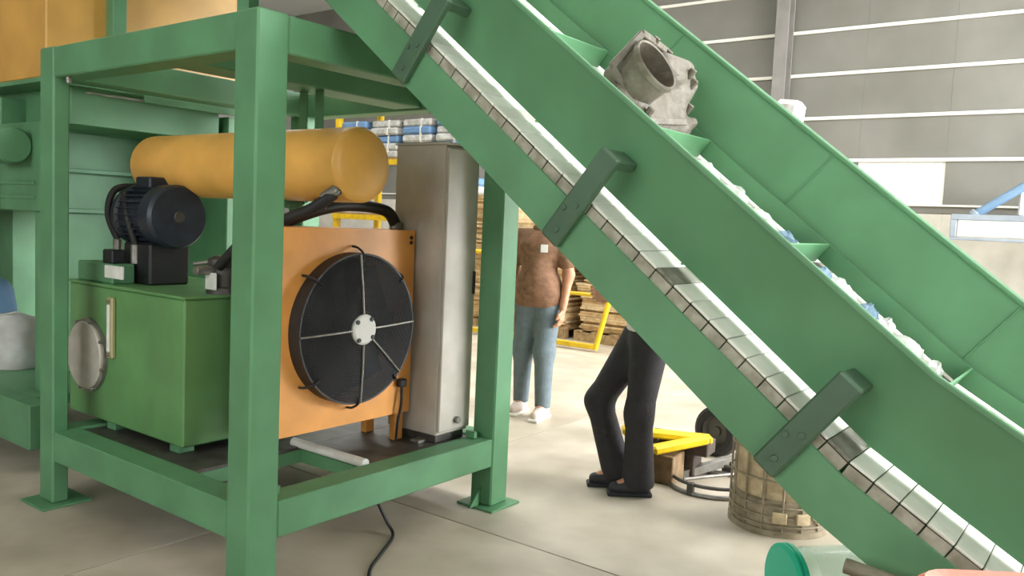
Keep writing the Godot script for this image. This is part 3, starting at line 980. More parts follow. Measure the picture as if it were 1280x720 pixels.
func sack(parent, base: Vector3, size: Vector3, m):
	var st := newst()
	var prof := [[0.0, 0.90], [0.05, 1.0], [0.3, 1.06], [0.6, 1.0], [0.85, 0.9], [0.95, 0.7], [1.0, 0.4]]
	var seg := 20
	var pts := []
	for q in prof:
		var ring := []
		for k in seg:
			var a := TAU * k / seg
			var w: float = q[1] * (1.0 + 0.05 * sin(a * 5.0 + q[0] * 7.0))
			var sx: float = sign(cos(a)) * pow(abs(cos(a)), 0.6)
			var sz: float = sign(sin(a)) * pow(abs(sin(a)), 0.6)
			ring.append(base + Vector3(sx * size.x * 0.5 * w, q[0] * size.y, sz * size.z * 0.5 * w))
		pts.append(ring)
	for i in pts.size() - 1:
		for k in seg:
			var j := (k + 1) % seg
			var n: Vector3 = ((pts[i][j] - pts[i][k]).cross(pts[i + 1][k] - pts[i][k])).normalized()
			if n.dot(pts[i][k] - base - Vector3(0, size.y * 0.4, 0)) < 0:
				n = -n
			var nf := func(v): return (Vector3(v.x - base.x, (v.y - base.y - size.y * 0.45) * 0.35, v.z - base.z)).normalized()
			quadn(st, [pts[i][k], pts[i][j], pts[i + 1][j], pts[i + 1][k]], [nf.call(pts[i][k]), nf.call(pts[i][j]), nf.call(pts[i + 1][j]), nf.call(pts[i + 1][k])])
	for k in seg:
		tri(st, base + Vector3(0, size.y, 0), pts[-1][k], pts[-1][(k + 1) % seg], Vector3.UP)
	part("bag", st, m, parent)
	var tie := newst()
	add_tube(tie, [base + Vector3(-size.x * 0.16, size.y, 0), base + Vector3(0, size.y + 0.012, 0.02), base + Vector3(size.x * 0.16, size.y, 0)], 0.008, 6)
	part("seam", tie, M.white, parent)

# ---------------------------------------------------------------- background goods
func build_background():
	# guard rail
	var g := thing("guard_rail", "yellow tubular guard rail in front of the cardboard", "rail", Vector3(8.5, 0, -6.5))
	var gx := 8.5
	pbox("kick_rail", g, M.safety, Vector3(gx - 0.03, 0.03, -9.6), Vector3(gx + 0.03, 0.09, -5.08), 0.006)
	pcyl("top_rail", g, M.safety, Vector3(gx, 1.10, -9.6), Vector3(gx, 1.10, -5.95), 0.03)
	for z in [-5.98, -7.8, -9.58]:
		pcyl("post", g, M.safety, Vector3(gx, 0, z), Vector3(gx, 1.10, z), 0.03)
	pcyl("raking_strut", g, M.safety, Vector3(gx, 0.03, -5.10), Vector3(gx, 0.68, -4.93), 0.032)
	pcyl("mid_rail", g, M.safety, Vector3(gx, 0.68, -5.96), Vector3(gx, 0.68, -4.90), 0.022)
	# stacks of flattened cardboard on pallets
	var stacks := [[9.75, -5.25, 11, 0.115], [9.75, -6.55, 13, 0.115], [9.75, -7.85, 15, 0.125], [11.2, -5.3, 10, 0.125], [11.2, -6.7, 14, 0.125]]
	for q in stacks:
		var pal := thing("pallet", "wooden pallet under the stacked flattened cardboard", "pallet", Vector3(q[0], 0, q[1]), "pallets under the cardboard")
		for k in 5:
			pbox("board", pal, M.wood, Vector3(q[0] - 0.6, 0.11, q[1] - 0.58 + k * 0.265), Vector3(q[0] + 0.6, 0.135, q[1] - 0.48 + k * 0.265), 0.003)
		for k in 3:
			pbox("bearer", pal, M.wood, Vector3(q[0] - 0.6 + k * 0.55, 0, q[1] - 0.58), Vector3(q[0] - 0.5 + k * 0.55, 0.11, q[1] + 0.58), 0.003)
		var y := 0.135
		for k in q[2]:
			var th: float = q[3] * rng.randf_range(0.75, 1.15)
			var bn := thing("cardboard_bundle", "brown bundle of flattened cardboard in a stack behind the guard rail", "cardboard", Vector3(q[0] + rng.randf_range(-0.04, 0.04), y, q[1] + rng.randf_range(-0.04, 0.04)), "cardboard bundles stacked behind the rail")
			bn.rotation.y = rng.randf_range(-0.05, 0.05)
			var nsh := 4
			for s in nsh:
				var hh := th / nsh
				mi("sheet", box_mesh(Vector3(1.06 + 0.03 * (s % 3), hh * 0.9, 1.08 + 0.02 * (s % 2)), 0.002), M.card[(k + s * 2 + rng.randi() % 2) % 4], bn, Transform3D(Basis(Vector3.UP, rng.randf_range(-0.012, 0.012)), Vector3(rng.randf_range(-0.02, 0.02), hh * (s + 0.5), rng.randf_range(-0.02, 0.02))))
			y += th
	# tall rack with white and blue goods further back
	var r := thing("storage_rack", "tall yellow storage rack holding white and blue packs", "rack", Vector3(10.6, 0, -9.9))
	for x in [10.1, 11.1]:
		for z in [-11.6, -8.55]:
			pbox("upright", r, M.safety, Vector3(x - 0.05, 0, z - 0.05), Vector3(x + 0.05, 3.9, z + 0.05), 0.005)
	for y in [0.6, 1.55, 2.5, 3.45]:
		pbox("shelf", r, M.wood, Vector3(10.05, y - 0.03, -11.65), Vector3(11.15, y, -8.5), 0.004)
		pbox("shelf_beam", r, M.safety, Vector3(10.02, y - 0.12, -11.65), Vector3(10.08, y - 0.03, -8.5), 0.004)
	for y in [1.55, 2.5]:
		for k in (2 if y < 2.0 else 4):
			for j in 5:
				var hh := 0.13
				var m = [M.sack_white, M.sack_blue, M.sack_white][(j + k) % 3]
				var nm := "white_pack" if m == M.sack_white else "blue_pack"
				var o := thing(nm, ("white" if nm == "white_pack" else "blue") + " flat pack piled on the tall storage rack", "pack", Vector3(10.58 + rng.randf_range(-0.03, 0.03), y + j * hh, -8.98 - k * 0.76), ("white" if nm == "white_pack" else "blue") + " packs on the rack")
				mi("wrap", box_mesh(Vector3(0.9, hh - 0.006, 0.66), 0.03), m, o, Transform3D(Basis(Vector3.UP, rng.randf_range(-0.04, 0.04)), Vector3(0, (hh - 0.006) * 0.5, 0)))
				mi("strap", box_mesh(Vector3(0.92, hh - 0.002, 0.03), 0.003), M.white, o, Transform3D(Basis.IDENTITY, Vector3(0, (hh - 0.004) * 0.5, 0.1)))
	# grey-blue gantry with a white panel by the far wall
	var c := thing("gantry_platform", "grey blue steel platform with white panel and slanting blue pipe by the wall", "platform", Vector3(16.8, 0, -1.0))
	var px := 16.4
	pbox("top_beam", c, M.crane_grey, Vector3(px, 1.90, -2.72), Vector3(px + 0.9, 2.0, 2.0), 0.01)
	pbox("end_plate", c, M.crane_grey, Vector3(px, 1.60, -2.72), Vector3(px + 0.08, 1.90, -2.62), 0.01)
	pbox("panel", c, M.white, Vector3(px + 0.02, 1.62, -2.60), Vector3(px + 0.06, 1.90, 2.0), 0.005)
	pbox("bottom_rail", c, M.crane_grey, Vector3(px, 1.55, -2.72), Vector3(px + 0.9, 1.60, 2.0), 0.006)
	for z in [1.9, 0.3]:
		for x in [px + 0.1, px + 0.8]:
			pbox("leg", c, M.crane_grey, Vector3(x - 0.05, 0, z - 0.05), Vector3(x + 0.05, 1.56, z + 0.05), 0.006)
	pcyl("pipe", c, M.crane_blue, Vector3(px + 0.3, 2.0, -2.40), Vector3(px + 0.3, 2.85, -1.2), 0.075, 14)
	pcyl("pipe_foot", c, M.crane_grey, Vector3(px + 0.3, 1.98, -2.42), Vector3(px + 0.3, 2.06, -2.36), 0.09, 14)
	pbox("tarp", c, M.white, Vector3(px + 0.35, 2.0, -1.75), Vector3(px + 0.8, 2.42, 1.2), 0.03)
	# wrapped bundle on a tall stand, its top showing over the conveyor
	var k := thing("wrapped_bundle", "whitish wrapped bundle peeping over the conveyor edge below the grey column", "bundle", Vector3(10.0, 0, -3.5))
	pbox("stand", k, M.column, Vector3(9.96, 0, -3.54), Vector3(10.04, 2.8, -3.46), 0.005)
	pbox("foot_plate", k, M.column, Vector3(9.8, 0, -3.7), Vector3(10.2, 0.03, -3.3), 0.005)
	var st := newst()
	add_box(st, Vector3(10.0, 2.95, -3.49), Vector3(0.30, 0.30, 0.32), 0.06, Basis(Vector3.RIGHT, 0.12))
	part("wrap", st, M.sack_white, k)

# ---------------------------------------------------------------- people
# bones: [a, b, ra, rb]; clips: planes [n, d] keep n.p <= d
func nets(bones: Array, cell: float, k: float, clips := []) -> ArrayMesh:
	var lo := Vector3.ONE * 1e9
	var hi := -lo
	for q in bones:
		var r: float = max(q[2], q[3]) + cell * 2.5
		for p in [q[0], q[1]]:
			lo = lo.min(p - Vector3.ONE * r); hi = hi.max(p + Vector3.ONE * r)
	var d := ((hi - lo) / cell).ceil()
	var nx := int(d.x) + 1
	var ny := int(d.y) + 1
	var nz := int(d.z) + 1
	var acc := PackedFloat32Array()
	acc.resize(nx * ny * nz)
	for q in bones:
		var a: Vector3 = q[0]
		var b: Vector3 = q[1]
		var ra: float = q[2]
		var rb: float = q[3]
		var m: float = max(ra, rb) + cell * 2.5
		var l := ((a.min(b) - Vector3.ONE * m - lo) / cell).floor()
		var u := ((a.max(b) + Vector3.ONE * m - lo) / cell).ceil()
		var ab := b - a
		var inv: float = 1.0 / max(ab.length_squared(), 1e-9)
		for z in range(max(0, int(l.z)), min(nz, int(u.z) + 1)):
			for y in range(max(0, int(l.y)), min(ny, int(u.y) + 1)):
				var row := (z * ny + y) * nx
				for x in range(max(0, int(l.x)), min(nx, int(u.x) + 1)):
					var p := lo + Vector3(x, y, z) * cell - a
					var t := clampf(p.dot(ab) * inv, 0.0, 1.0)
					var dist := (p - ab * t).length() - (ra + (rb - ra) * t)
					if dist < cell * 3.0:
						acc[row + x] += exp(-k * dist)
	var f := PackedFloat32Array()
	f.resize(acc.size())
	for i in acc.size():
		f[i] = -log(acc[i]) / k if acc[i] > 1e-12 else 1.0
	if clips.size() > 0:
		for z in nz:
			for y in ny:
				for x in nx:
					var i := (z * ny + y) * nx + x
					if f[i] < 0.2:
						var p := lo + Vector3(x, y, z) * cell
						for c in clips:
							f[i] = max(f[i], c[0].dot(p) - c[1])
	var vid := PackedInt32Array()
	vid.resize(acc.size())
	vid.fill(-1)
	var verts := PackedVector3Array()
	var sy := nx
	var sz := nx * ny
	var offs := [0, 1, sy, sy + 1, sz, sz + 1, sz + sy, sz + sy + 1]
	var ed := [[0, 1], [2, 3], [4, 5], [6, 7], [0, 2], [1, 3], [4, 6], [5, 7], [0, 4], [1, 5], [2, 6], [3, 7]]
	for z in nz - 1:
		for y in ny - 1:
			var row := (z * ny + y) * nx
			for x in nx - 1:
				var i := row + x
				var c := 0
				for o in offs:
					if f[i + o] < 0.0:
						c += 1
				if c == 0 or c == 8:
					continue
				var sum := Vector3.ZERO
				var cnt := 0
				for e in ed:
					var fa := f[i + offs[e[0]]]
					var fb := f[i + offs[e[1]]]
					if (fa < 0.0) != (fb < 0.0):
						var t := fa / (fa - fb)
						var pa := Vector3(e[0] & 1, (e[0] >> 1) & 1, e[0] >> 2)
						var pb := Vector3(e[1] & 1, (e[1] >> 1) & 1, e[1] >> 2)
						sum += pa.lerp(pb, t)
						cnt += 1
				vid[i] = verts.size()
				verts.append(lo + (Vector3(x, y, z) + sum / cnt) * cell)
	var st := newst()
	st.set_smooth_group(0)
	var idx := PackedInt32Array()
	for z in range(1, nz - 1):
		for y in range(1, ny - 1):
			var row := (z * ny + y) * nx
			for x in range(1, nx - 1):
				var i := row + x
				var s0 := f[i] < 0.0
				for ax in 3:
					var step: int = [1, sy, sz][ax]
					var s1 := f[i + step] < 0.0
					if s0 == s1:
						continue
					var p: int = [sy, sz, 1][ax]
					var q: int = [sz, 1, sy][ax]
					var a := vid[i]; var b := vid[i - p]; var c := vid[i - p - q]; var d2 := vid[i - q]
					if a < 0 or b < 0 or c < 0 or d2 < 0:
						continue
					if s0:
						idx.append_array([a, c, b, a, d2, c])
					else:
						idx.append_array([a, b, c, a, c, d2])
	for v in verts:
		st.add_vertex(v)
	for v in idx:
		st.add_index(v)
	st.generate_normals()
	return st.commit()

func hand_bones(w: Vector3, dir: Vector3, palm_n: Vector3, thumb: Vector3, curl := 0.5) -> Array:
	# w wrist, dir along the hand, palm_n out of the palm, thumb towards the thumb side
	var out := []
	var side := thumb.normalized()
	var d := dir.normalized()
	var n := palm_n.normalized()
	for q in [-1, 0, 1]:
		out.append([w, w + d * 0.085 + side * 0.024 * q, 0.020, 0.015])
	var L := [0.066, 0.074, 0.070, 0.055]
	for k in 4:
		var o: Vector3 = w + d * 0.085 + side * (0.032 - 0.021 * k)
		var d1 := (d * cos(curl * 0.6) + n * sin(curl * 0.6)).normalized()
		var d2 := (d * cos(curl * 1.7) + n * sin(curl * 1.7)).normalized()
		out.append([o - d * 0.01, o + d1 * L[k] * 0.55, 0.0095, 0.0088])
		out.append([o + d1 * L[k] * 0.55, o + d1 * L[k] * 0.55 + d2 * L[k] * 0.5, 0.0088, 0.0075])
	var t0 := w + d * 0.025 + side * 0.02
	var t1 := t0 + (side * 0.7 + d * 0.75 + n * 0.25).normalized() * 0.042
	var t2 := t1 + (d * 0.95 + side * 0.15 + n * 0.3).normalized() * 0.032
	out.append([t0, t1, 0.013, 0.011])
	out.append([t1, t2, 0.011, 0.009])
	return out

func grow(bones: Array, g: float) -> Array:
	var o := []
	for b in bones:
		o.append([b[0], b[1], b[2] + g, b[3] + g])
	return o

func head_bones(c: Vector3, fwd: Vector3) -> Array:   # c: centre of the skull
	var lf := Vector3.UP.cross(fwd).normalized()
	return [
		[c + Vector3(0, 0.03, 0) - fwd * 0.02, c + Vector3(0, 0.03, 0) + fwd * 0.02, 0.082, 0.076],
		[c + fwd * 0.03, c + Vector3(0, -0.075, 0) + fwd * 0.045, 0.066, 0.042],
		[c + lf * 0.03 + Vector3(0, -0.03, 0), c - lf * 0.03 + Vector3(0, -0.03, 0), 0.055, 0.055],
		[c + fwd * 0.088 + Vector3(0, -0.002, 0), c + fwd * 0.104 + Vector3(0, -0.03, 0), 0.009, 0.013],
		[c + lf * 0.082 + Vector3(0, 0.01, 0) - fwd * 0.008, c + lf * 0.08 + Vector3(0, -0.025, 0), 0.015, 0.011],
		[c - lf * 0.082 + Vector3(0, 0.01, 0) - fwd * 0.008, c - lf * 0.08 + Vector3(0, -0.025, 0), 0.015, 0.011],
	]

func merge_meshes(list: Array) -> ArrayMesh:
	var st := newst()
	for m in list:
		st.append_from(m, 0, Transform3D.IDENTITY)
	return st.commit()

func face_parts(p: Node3D, c: Vector3, fwd: Vector3):
	var lf := Vector3.UP.cross(fwd).normalized()
	for s in [-1, 1]:
		var e := newst()
		var pc: Vector3 = c + fwd * 0.083 + lf * 0.031 * s + Vector3(0, 0.008, 0)
		add_lathe(e, [Vector2(0, -0.010), Vector2(0.008, -0.006), Vector2(0.011, 0), Vector2(0.008, 0.006), Vector2(0, 0.010)], Transform3D(Basis.IDENTITY, pc), 10)
		mi("eye", e.commit(), M.hair, p)
		var b := newst()
		add_tube(b, [c + fwd * 0.090 + lf * 0.014 * s + Vector3(0, 0.03, 0), c + fwd * 0.088 + lf * 0.032 * s + Vector3(0, 0.035, 0), c + fwd * 0.078 + lf * 0.048 * s + Vector3(0, 0.03, 0)], 0.004, 6)
		mi("eyebrow", b.commit(), M.hair, p)
	var m := newst()
	add_tube(m, [c + fwd * 0.083 + lf * 0.022 + Vector3(0, -0.066, 0), c + fwd * 0.091 + Vector3(0, -0.064, 0), c + fwd * 0.083 - lf * 0.022 + Vector3(0, -0.066, 0)], 0.006, 6)
	mi("mouth", m.commit(), M.lips, p)
	var hb := [[c + Vector3(0, 0.055, 0) - fwd * 0.035, c + Vector3(0, 0.07, 0) + fwd * 0.025, 0.082, 0.072], [c + Vector3(0, 0.02, 0) - fwd * 0.045, c + Vector3(0, -0.035, 0) - fwd * 0.045, 0.07, 0.05]]
	mi("hair", nets(hb, 0.010, 60.0), M.hair, p)

func build_people():
	# --- standing man, local frame: faces +z, his left is +x
	var V := func(x, y, z): return Vector3(x, y, z)
	var p := thing("person", "standing person in brown polo shirt, blue jeans and pale trainers", "person", Vector3(5.28, 0, -3.70))
	p.rotation.y = deg_to_rad(-78)
	var L := func(s):   # arm joints of one side
		return [V.call(0.185 * s, 1.40, 0.0), V.call(0.235 * s, 1.12, -0.01), V.call(0.225 * s, 0.86, 0.05)]
	var torso := [[V.call(0.06, 1.32, 0), V.call(-0.06, 1.32, 0), 0.115, 0.115], [V.call(0.12, 1.395, -0.01), V.call(-0.12, 1.395, -0.01), 0.062, 0.062], [V.call(0.055, 1.02, 0.015), V.call(-0.055, 1.02, 0.015), 0.115, 0.115], [V.call(0, 1.3, 0.01), V.call(0, 1.0, 0.03), 0.12, 0.125]]
	var hips := [[V.call(0.06, 0.93, 0), V.call(-0.06, 0.93, 0), 0.115, 0.115]]
	var legs := []
	var feet := {1: V.call(0.10, 0.09, 0.06), -1: V.call(-0.13, 0.09, -0.04)}
	for s in [1, -1]:
		var fo: Vector3 = feet[s]
		var hip: Vector3 = V.call(0.085 * s, 0.90, 0.0)
		var knee: Vector3 = hip.lerp(fo, 0.5) + V.call(0.0, 0.02, 0.03)
		legs.append([hip, knee, 0.088, 0.062])
		legs.append([knee, fo, 0.060, 0.042])
	var body := []
	body.append_array(grow(torso, -0.012))
	body.append_array(grow(hips, -0.012))
	body.append_array(grow(legs, -0.012))
	for s in [1, -1]:
		var a: Array = L.call(s)
		body.append([a[0], a[1], 0.05, 0.042]); body.append([a[1], a[2], 0.041, 0.028])
		body.append([feet[s], feet[s] + V.call(0, -0.045, 0.13), 0.04, 0.03])
	body.append([V.call(0, 1.42, -0.01), V.call(0, 1.52, 0.01), 0.058, 0.054])
	var hc: Vector3 = V.call(0, 1.61, 0.02)
	var ms := [nets(body, 0.014, 70.0), nets(head_bones(hc, Vector3(0, 0, 1)), 0.006, 110.0)]
	for s in [1, -1]:
		var a: Array = L.call(s)
		ms.append(nets(hand_bones(a[2], (a[2] - a[1]), Vector3(-s, 0, 0.2), Vector3(0, 0.1, 1), 0.55), 0.0045, 260.0))
	mi("body", merge_meshes(ms), M.skin, p)
	face_parts(p, hc, Vector3(0, 0, 1))
	var sh := grow(torso, 0.016)
	sh.append_array(grow(hips, 0.026))
	for s in [1, -1]:
		var a: Array = L.call(s)
		sh.append([a[0], a[0].lerp(a[1], 0.62), 0.074, 0.074])
	mi("shirt", nets(sh, 0.012, 60.0, [[Vector3(0, -1, 0), -0.86], [Vector3(0, 1, 0), 1.462]]), M.shirt, p)
	var col := newst()
	add_lathe(col, [Vector2(0.066, 0), Vector2(0.074, 0.01), Vector2(0.066, 0.05), Vector2(0.060, 0.05)], Transform3D(Basis(Vector3.RIGHT, 0.25), Vector3(0, 1.435, -0.004)), 20)
	mi("collar", col.commit(), M.shirt, p)
	var bd := newst()
	add_box(bd, Vector3(0.085, 1.315, 0.140), Vector3(0.055, 0.06, 0.004), 0.001, Basis(Vector3.UP, 0.35))
	mi("chest_badge", bd.commit(), M.white, p)
	var je := grow(legs, 0.018)
	je.append_array(grow(hips, 0.006))
	mi("jeans", nets(je, 0.012, 60.0, [[Vector3(0, -1, 0), -0.085], [Vector3(0, 1, 0), 0.97]]), M.jeans, p)
	for s in [1, -1]:
		var fo: Vector3 = feet[s]
		var sb := [[fo + V.call(0, -0.035, -0.03), fo + V.call(0, -0.048, 0.14), 0.045, 0.038], [fo + V.call(0, 0.0, -0.01), fo + V.call(0, -0.035, 0.06), 0.046, 0.042]]
		var sn := mi("shoe", nets(sb, 0.008, 90.0, [[Vector3(0, -1, 0), -0.012]]), M.shoe, p)
		var so := newst()
		add_box(so, fo + V.call(0, -0.078, 0.055), Vector3(0.088, 0.024, 0.27), 0.01)
		mi("sole", so.commit(), M.shoe_sole, sn)
		var la := newst()
		for k in 3:
			add_tube(la, [fo + V.call(-0.022, 0.005 - k * 0.012, 0.055 + k * 0.02), fo + V.call(0.022, 0.005 - k * 0.012, 0.055 + k * 0.02)], 0.004, 5)
		mi("laces", la.commit(), M.shoe_sole, sn)
	# --- second person, stepping, mostly behind the conveyor
	var w := thing("person", "person in black flared trousers and white top beside the yellow toolbox", "person", Vector3(4.19, 0, -2.17))
	w.rotation.y = deg_to_rad(-143)
	var hp := [[V.call(0.05, 0.90, 0), V.call(-0.05, 0.90, 0), 0.105, 0.105], [V.call(0.03, 1.0, 0.0), V.call(-0.03, 1.0, 0), 0.095, 0.095]]
	var ankle := {1: V.call(0.07, 0.10, 0.02), -1: V.call(-0.08, 0.10, 0.12)}
	var knee := {1: V.call(0.075, 0.47, 0.04), -1: V.call(-0.08, 0.50, 0.25)}
	var wl := []
	var flare := []
	for s in [1, -1]:
		var hip: Vector3 = V.call(0.075 * s, 0.86, 0.04 if s == -1 else 0.0)
		wl.append([hip, knee[s], 0.088, 0.058]); wl.append([knee[s], ankle[s], 0.056, 0.038])
		flare.append([hip, knee[s], 0.106, 0.076]); flare.append([knee[s], ankle[s] + V.call(0, -0.02, 0), 0.074, 0.088])
	var wt := [[V.call(0.06, 1.28, 0.03), V.call(-0.06, 1.28, 0.03), 0.095, 0.095], [V.call(0.11, 1.34, 0.03), V.call(-0.11, 1.34, 0.03), 0.052, 0.052], [V.call(0, 1.28, 0.03), V.call(0, 0.98, 0.0), 0.10, 0.105]]
	var wb := grow(wt, -0.008)
	wb.append_array(grow(hp, -0.008)); wb.append_array(wl)
	var arms := {}
	for s in [1, -1]:
		var sh0: Vector3 = V.call(0.16 * s, 1.34, 0.03)
		var el: Vector3 = V.call(0.21 * s, 1.10, -0.02)
		var wr: Vector3 = V.call(0.14 * s, 1.12, 0.20)
		arms[s] = [sh0, el, wr]
		wb.append([sh0, el, 0.044, 0.037]); wb.append([el, wr, 0.036, 0.025])
		wb.append([ankle[s], ankle[s] + V.call(0, -0.05, 0.12), 0.036, 0.028])
	wb.append([V.call(0, 1.36, 0.03), V.call(0, 1.46, 0.05), 0.05, 0.047])
	var hc2: Vector3 = V.call(0, 1.55, 0.07)
	var ms2 := [nets(wb, 0.014, 70.0), nets(head_bones(hc2, Vector3(0, 0, 1)), 0.007, 110.0)]
	for s in [1, -1]:
		ms2.append(nets(hand_bones(arms[s][2], arms[s][2] - arms[s][1], Vector3(-s, -0.2, 0), Vector3(0, 1, 0.1), 0.6), 0.005, 260.0))
	mi("body", merge_meshes(ms2), M.skin, w)
	face_parts(w, hc2, Vector3(0, 0, 1))
	var top := grow(wt, 0.01)
	top.append_array(grow(hp, 0.012))
	for s in [1, -1]:
		top.append([arms[s][0], arms[s][0].lerp(arms[s][1], 0.6), 0.058, 0.056])
	mi("top", nets(top, 0.012, 60.0, [[Vector3(0, -1, 0), -0.93], [Vector3(0, 1, 0), 1.39]]), M.tee, w)
	flare.append_array(hp)
	mi("trousers", nets(flare, 0.012, 55.0, [[Vector3(0, -1, 0), -0.055], [Vector3(0, 1, 0), 0.965]]), M.pants, w)
	for s in [1, -1]:
		var fo: Vector3 = ankle[s]
		var sb := [[fo + V.call(0, -0.05, -0.03), fo + V.call(0, -0.058, 0.13), 0.042, 0.035], [fo, fo + V.call(0, -0.04, 0.05), 0.04, 0.038]]
		var sn := mi("shoe", nets(sb, 0.009, 90.0, [[Vector3(0, -1, 0), -0.012]]), M.shoe_dark, w)
		var so := newst()
		add_box(so, fo + V.call(0, -0.088, 0.05), Vector3(0.08, 0.024, 0.25), 0.01)
		mi("sole", so.commit(), M.shoe_dark, sn)

# ---------------------------------------------------------------- clutter on the floor
func build_floor_clutter():
	# toolbox with folded-out yellow trays
	var t := thing("toolbox", "brown toolbox with two spread yellow lid trays on the floor", "toolbox", Vector3(4.62, 0, -2.25))
	var rb := Basis(Vector3.UP, 0.10)
	var o := Vector3(4.62, 0, -2.25)
	var bx := func(called, c: Vector3, size: Vector3, m, extra := Basis.IDENTITY, ch := 0.006):
		return mi(called, box_mesh(size, ch), m, t, Transform3D(rb * extra, rb * c))
	bx.call("body", Vector3(-0.12, 0.085, 0.0), Vector3(0.20, 0.17, 0.30), M.tool_body)
	bx.call("inner_tray", Vector3(0.08, 0.19, 0.08), Vector3(0.16, 0.09, 0.40), M.tool_dark)
	bx.call("lower_case", Vector3(0.08, 0.075, 0.02), Vector3(0.15, 0.15, 0.36), M.tool_dark)
	var tray := func(a: Vector3, b: Vector3):
		var ts := newst()
		add_bar(ts, a, b, 0.09, 0.045, 0.014)
		part("yellow_tray", ts, M.tool_yellow, t)
	tray.call(Vector3(4.40, 0.275, -2.42), Vector3(4.72, 0.245, -1.98))
	tray.call(Vector3(4.38, 0.20, -2.20), Vector3(4.66, 0.255, -1.99))
	bx.call("hinge_link", Vector3(-0.12, 0.21, -0.02), Vector3(0.02, 0.09, 0.02), M.steel_dark, Basis(Vector3.RIGHT, 0.8))
	bx.call("hinge_link", Vector3(-0.02, 0.21, 0.12), Vector3(0.02, 0.09, 0.02), M.steel_dark, Basis(Vector3.RIGHT, 0.8))
	# wheel lying against the stack
	var wh := thing("rubber_wheel", "black rubber wheel standing on the floor behind the steel bar", "wheel", Vector3(5.25, 0, -2.16))
	var c := Vector3(5.25, 0.17, -2.16)
	var ax := Vector3(-0.98, 0.0, -0.2).normalized()
	var tf := Transform3D(bar_basis(ax), c - ax * 0.05)
	var st := newst()
	add_lathe(st, [Vector2(0.10, 0.0), Vector2(0.14, 0.0), Vector2(0.163, 0.015), Vector2(0.17, 0.04), Vector2(0.17, 0.06), Vector2(0.163, 0.085), Vector2(0.14, 0.1), Vector2(0.10, 0.1)], tf, 36)
	part("tyre", st, M.rubber, wh)
	var rm := newst()
	add_lathe(rm, [Vector2(0.0, 0.075), Vector2(0.03, 0.075), Vector2(0.035, 0.06), Vector2(0.085, 0.06), Vector2(0.102, 0.085), Vector2(0.102, 0.01), Vector2(0, 0.01)], tf, 28)
	part("rim", rm, M.fan, wh)
	# steel bar propped on a packer
	var b := thing("steel_bar", "grey steel angle bar lying between the hoops and the wheel", "bar", Vector3(4.95, 0, -2.10))
	var bs := newst()
	var p0 := Vector3(4.60, 0.035, -2.13)
	var p1 := Vector3(4.95, 0.12, -1.90)
	add_bar(bs, p0, p1, 0.05, 0.008)
	add_box(bs, (p0 + p1) * 0.5 + Vector3(0.0, -0.020, 0.022), Vector3(0.008, (p1 - p0).length(), 0.05), 0.002, bar_basis(p1 - p0))
	part("bar", bs, M.steel, b)
	var blk := pbox("packer", b, M.steel_dark, Vector3(4.88, 0, -1.97), Vector3(4.95, 0.085, -1.90), 0.004)
	# hoops
	var h := thing("steel_hoop", "double grey steel hoop lying flat on the floor by the rusty drum", "hoop", Vector3(4.50, 0, -1.83))
	var hc := Vector3(4.60, 0.013, -1.90)
	ptube("hoop", h, M.steel, circle_pts(hc, Vector3.RIGHT, Vector3.BACK, 0.26, 40), 0.013, 8, 1)
	ptube("hoop", h, M.steel_dark, circle_pts(hc + Vector3(0.01, 0.045, 0), Vector3.RIGHT, Vector3.BACK, 0.25, 40), 0.011, 8, 1)
	for k in 5:
		var a := TAU * k / 5 + 2.0
		var q := hc + Vector3(cos(a), 0, sin(a)) * 0.255
		pbox("clip", h, M.steel_dark, q + Vector3(-0.018, -0.012, -0.018), q + Vector3(0.018, 0.06, 0.018), 0.004)
	ptube("cross_wire", h, M.steel, [hc + Vector3(-0.2, 0.05, -0.1), hc + Vector3(0, 0.055, 0.02), hc + Vector3(0.2, 0.05, 0.12)], 0.010, 6)
	# rusty drum
	var d := thing("rusty_drum", "dusty brown drum in a wire cage standing under the conveyor", "drum", Vector3(4.28, 0, -1.40))
	var dc := Vector3(4.28, 0, -1.40)
	var R := 0.245
	var s1 := newst()
	add_lathe(s1, [Vector2(0, 0.02), Vector2(R - 0.02, 0.02), Vector2(R - 0.02, 0.66), Vector2(R - 0.04, 0.68), Vector2(0, 0.68)], Transform3D(Basis.IDENTITY, dc), 40)
	part("shell", s1, M.rust, d)
	var s2 := newst()
	add_lathe(s2, [Vector2(R - 0.03, 0), Vector2(R + 0.012, 0), Vector2(R + 0.012, 0.03), Vector2(R, 0.035), Vector2(R, 0.17), Vector2(R - 0.025, 0.18)], Transform3D(Basis.IDENTITY, dc), 40)
	part("bottom_band", s2, M.rust_dark, d)
	for y in [0.055, 0.10, 0.15, 0.28, 0.42, 0.56]:
		ptube("hoop_wire", d, M.rust_dark, circle_pts(dc + Vector3(0, y, 0), Vector3.RIGHT, Vector3.BACK, R + 0.006, 36), 0.006, 6, 1)
	for k in 16:
		var a := TAU * k / 16
		var q := dc + Vector3(cos(a), 0, sin(a)) * (R + 0.004)
		pcyl("upright_wire", d, M.rust_dark, q + Vector3(0, 0.03, 0), q + Vector3(0, 0.66, 0), 0.006, 6)
	for a in [1.9, 2.35, 2.8]:
		var dir := Vector3(cos(a), 0, sin(a))
		var q := dc + dir * (R + 0.008)
		mi("lug_plate", box_mesh(Vector3(0.02, 0.055, 0.07), 0.004), M.rust, d, Transform3D(Basis(Vector3.UP, -a), q + Vector3(0, 0.10, 0) - dc))
	var qa := dc + Vector3(cos(2.1), 0, sin(2.1)) * (R + 0.014)
	pcyl("shiny_plug", d, M.hub, qa + Vector3(0, 0.11, 0), qa + Vector3(cos(2.1) * 0.016, 0.11, sin(2.1) * 0.016), 0.014, 10)

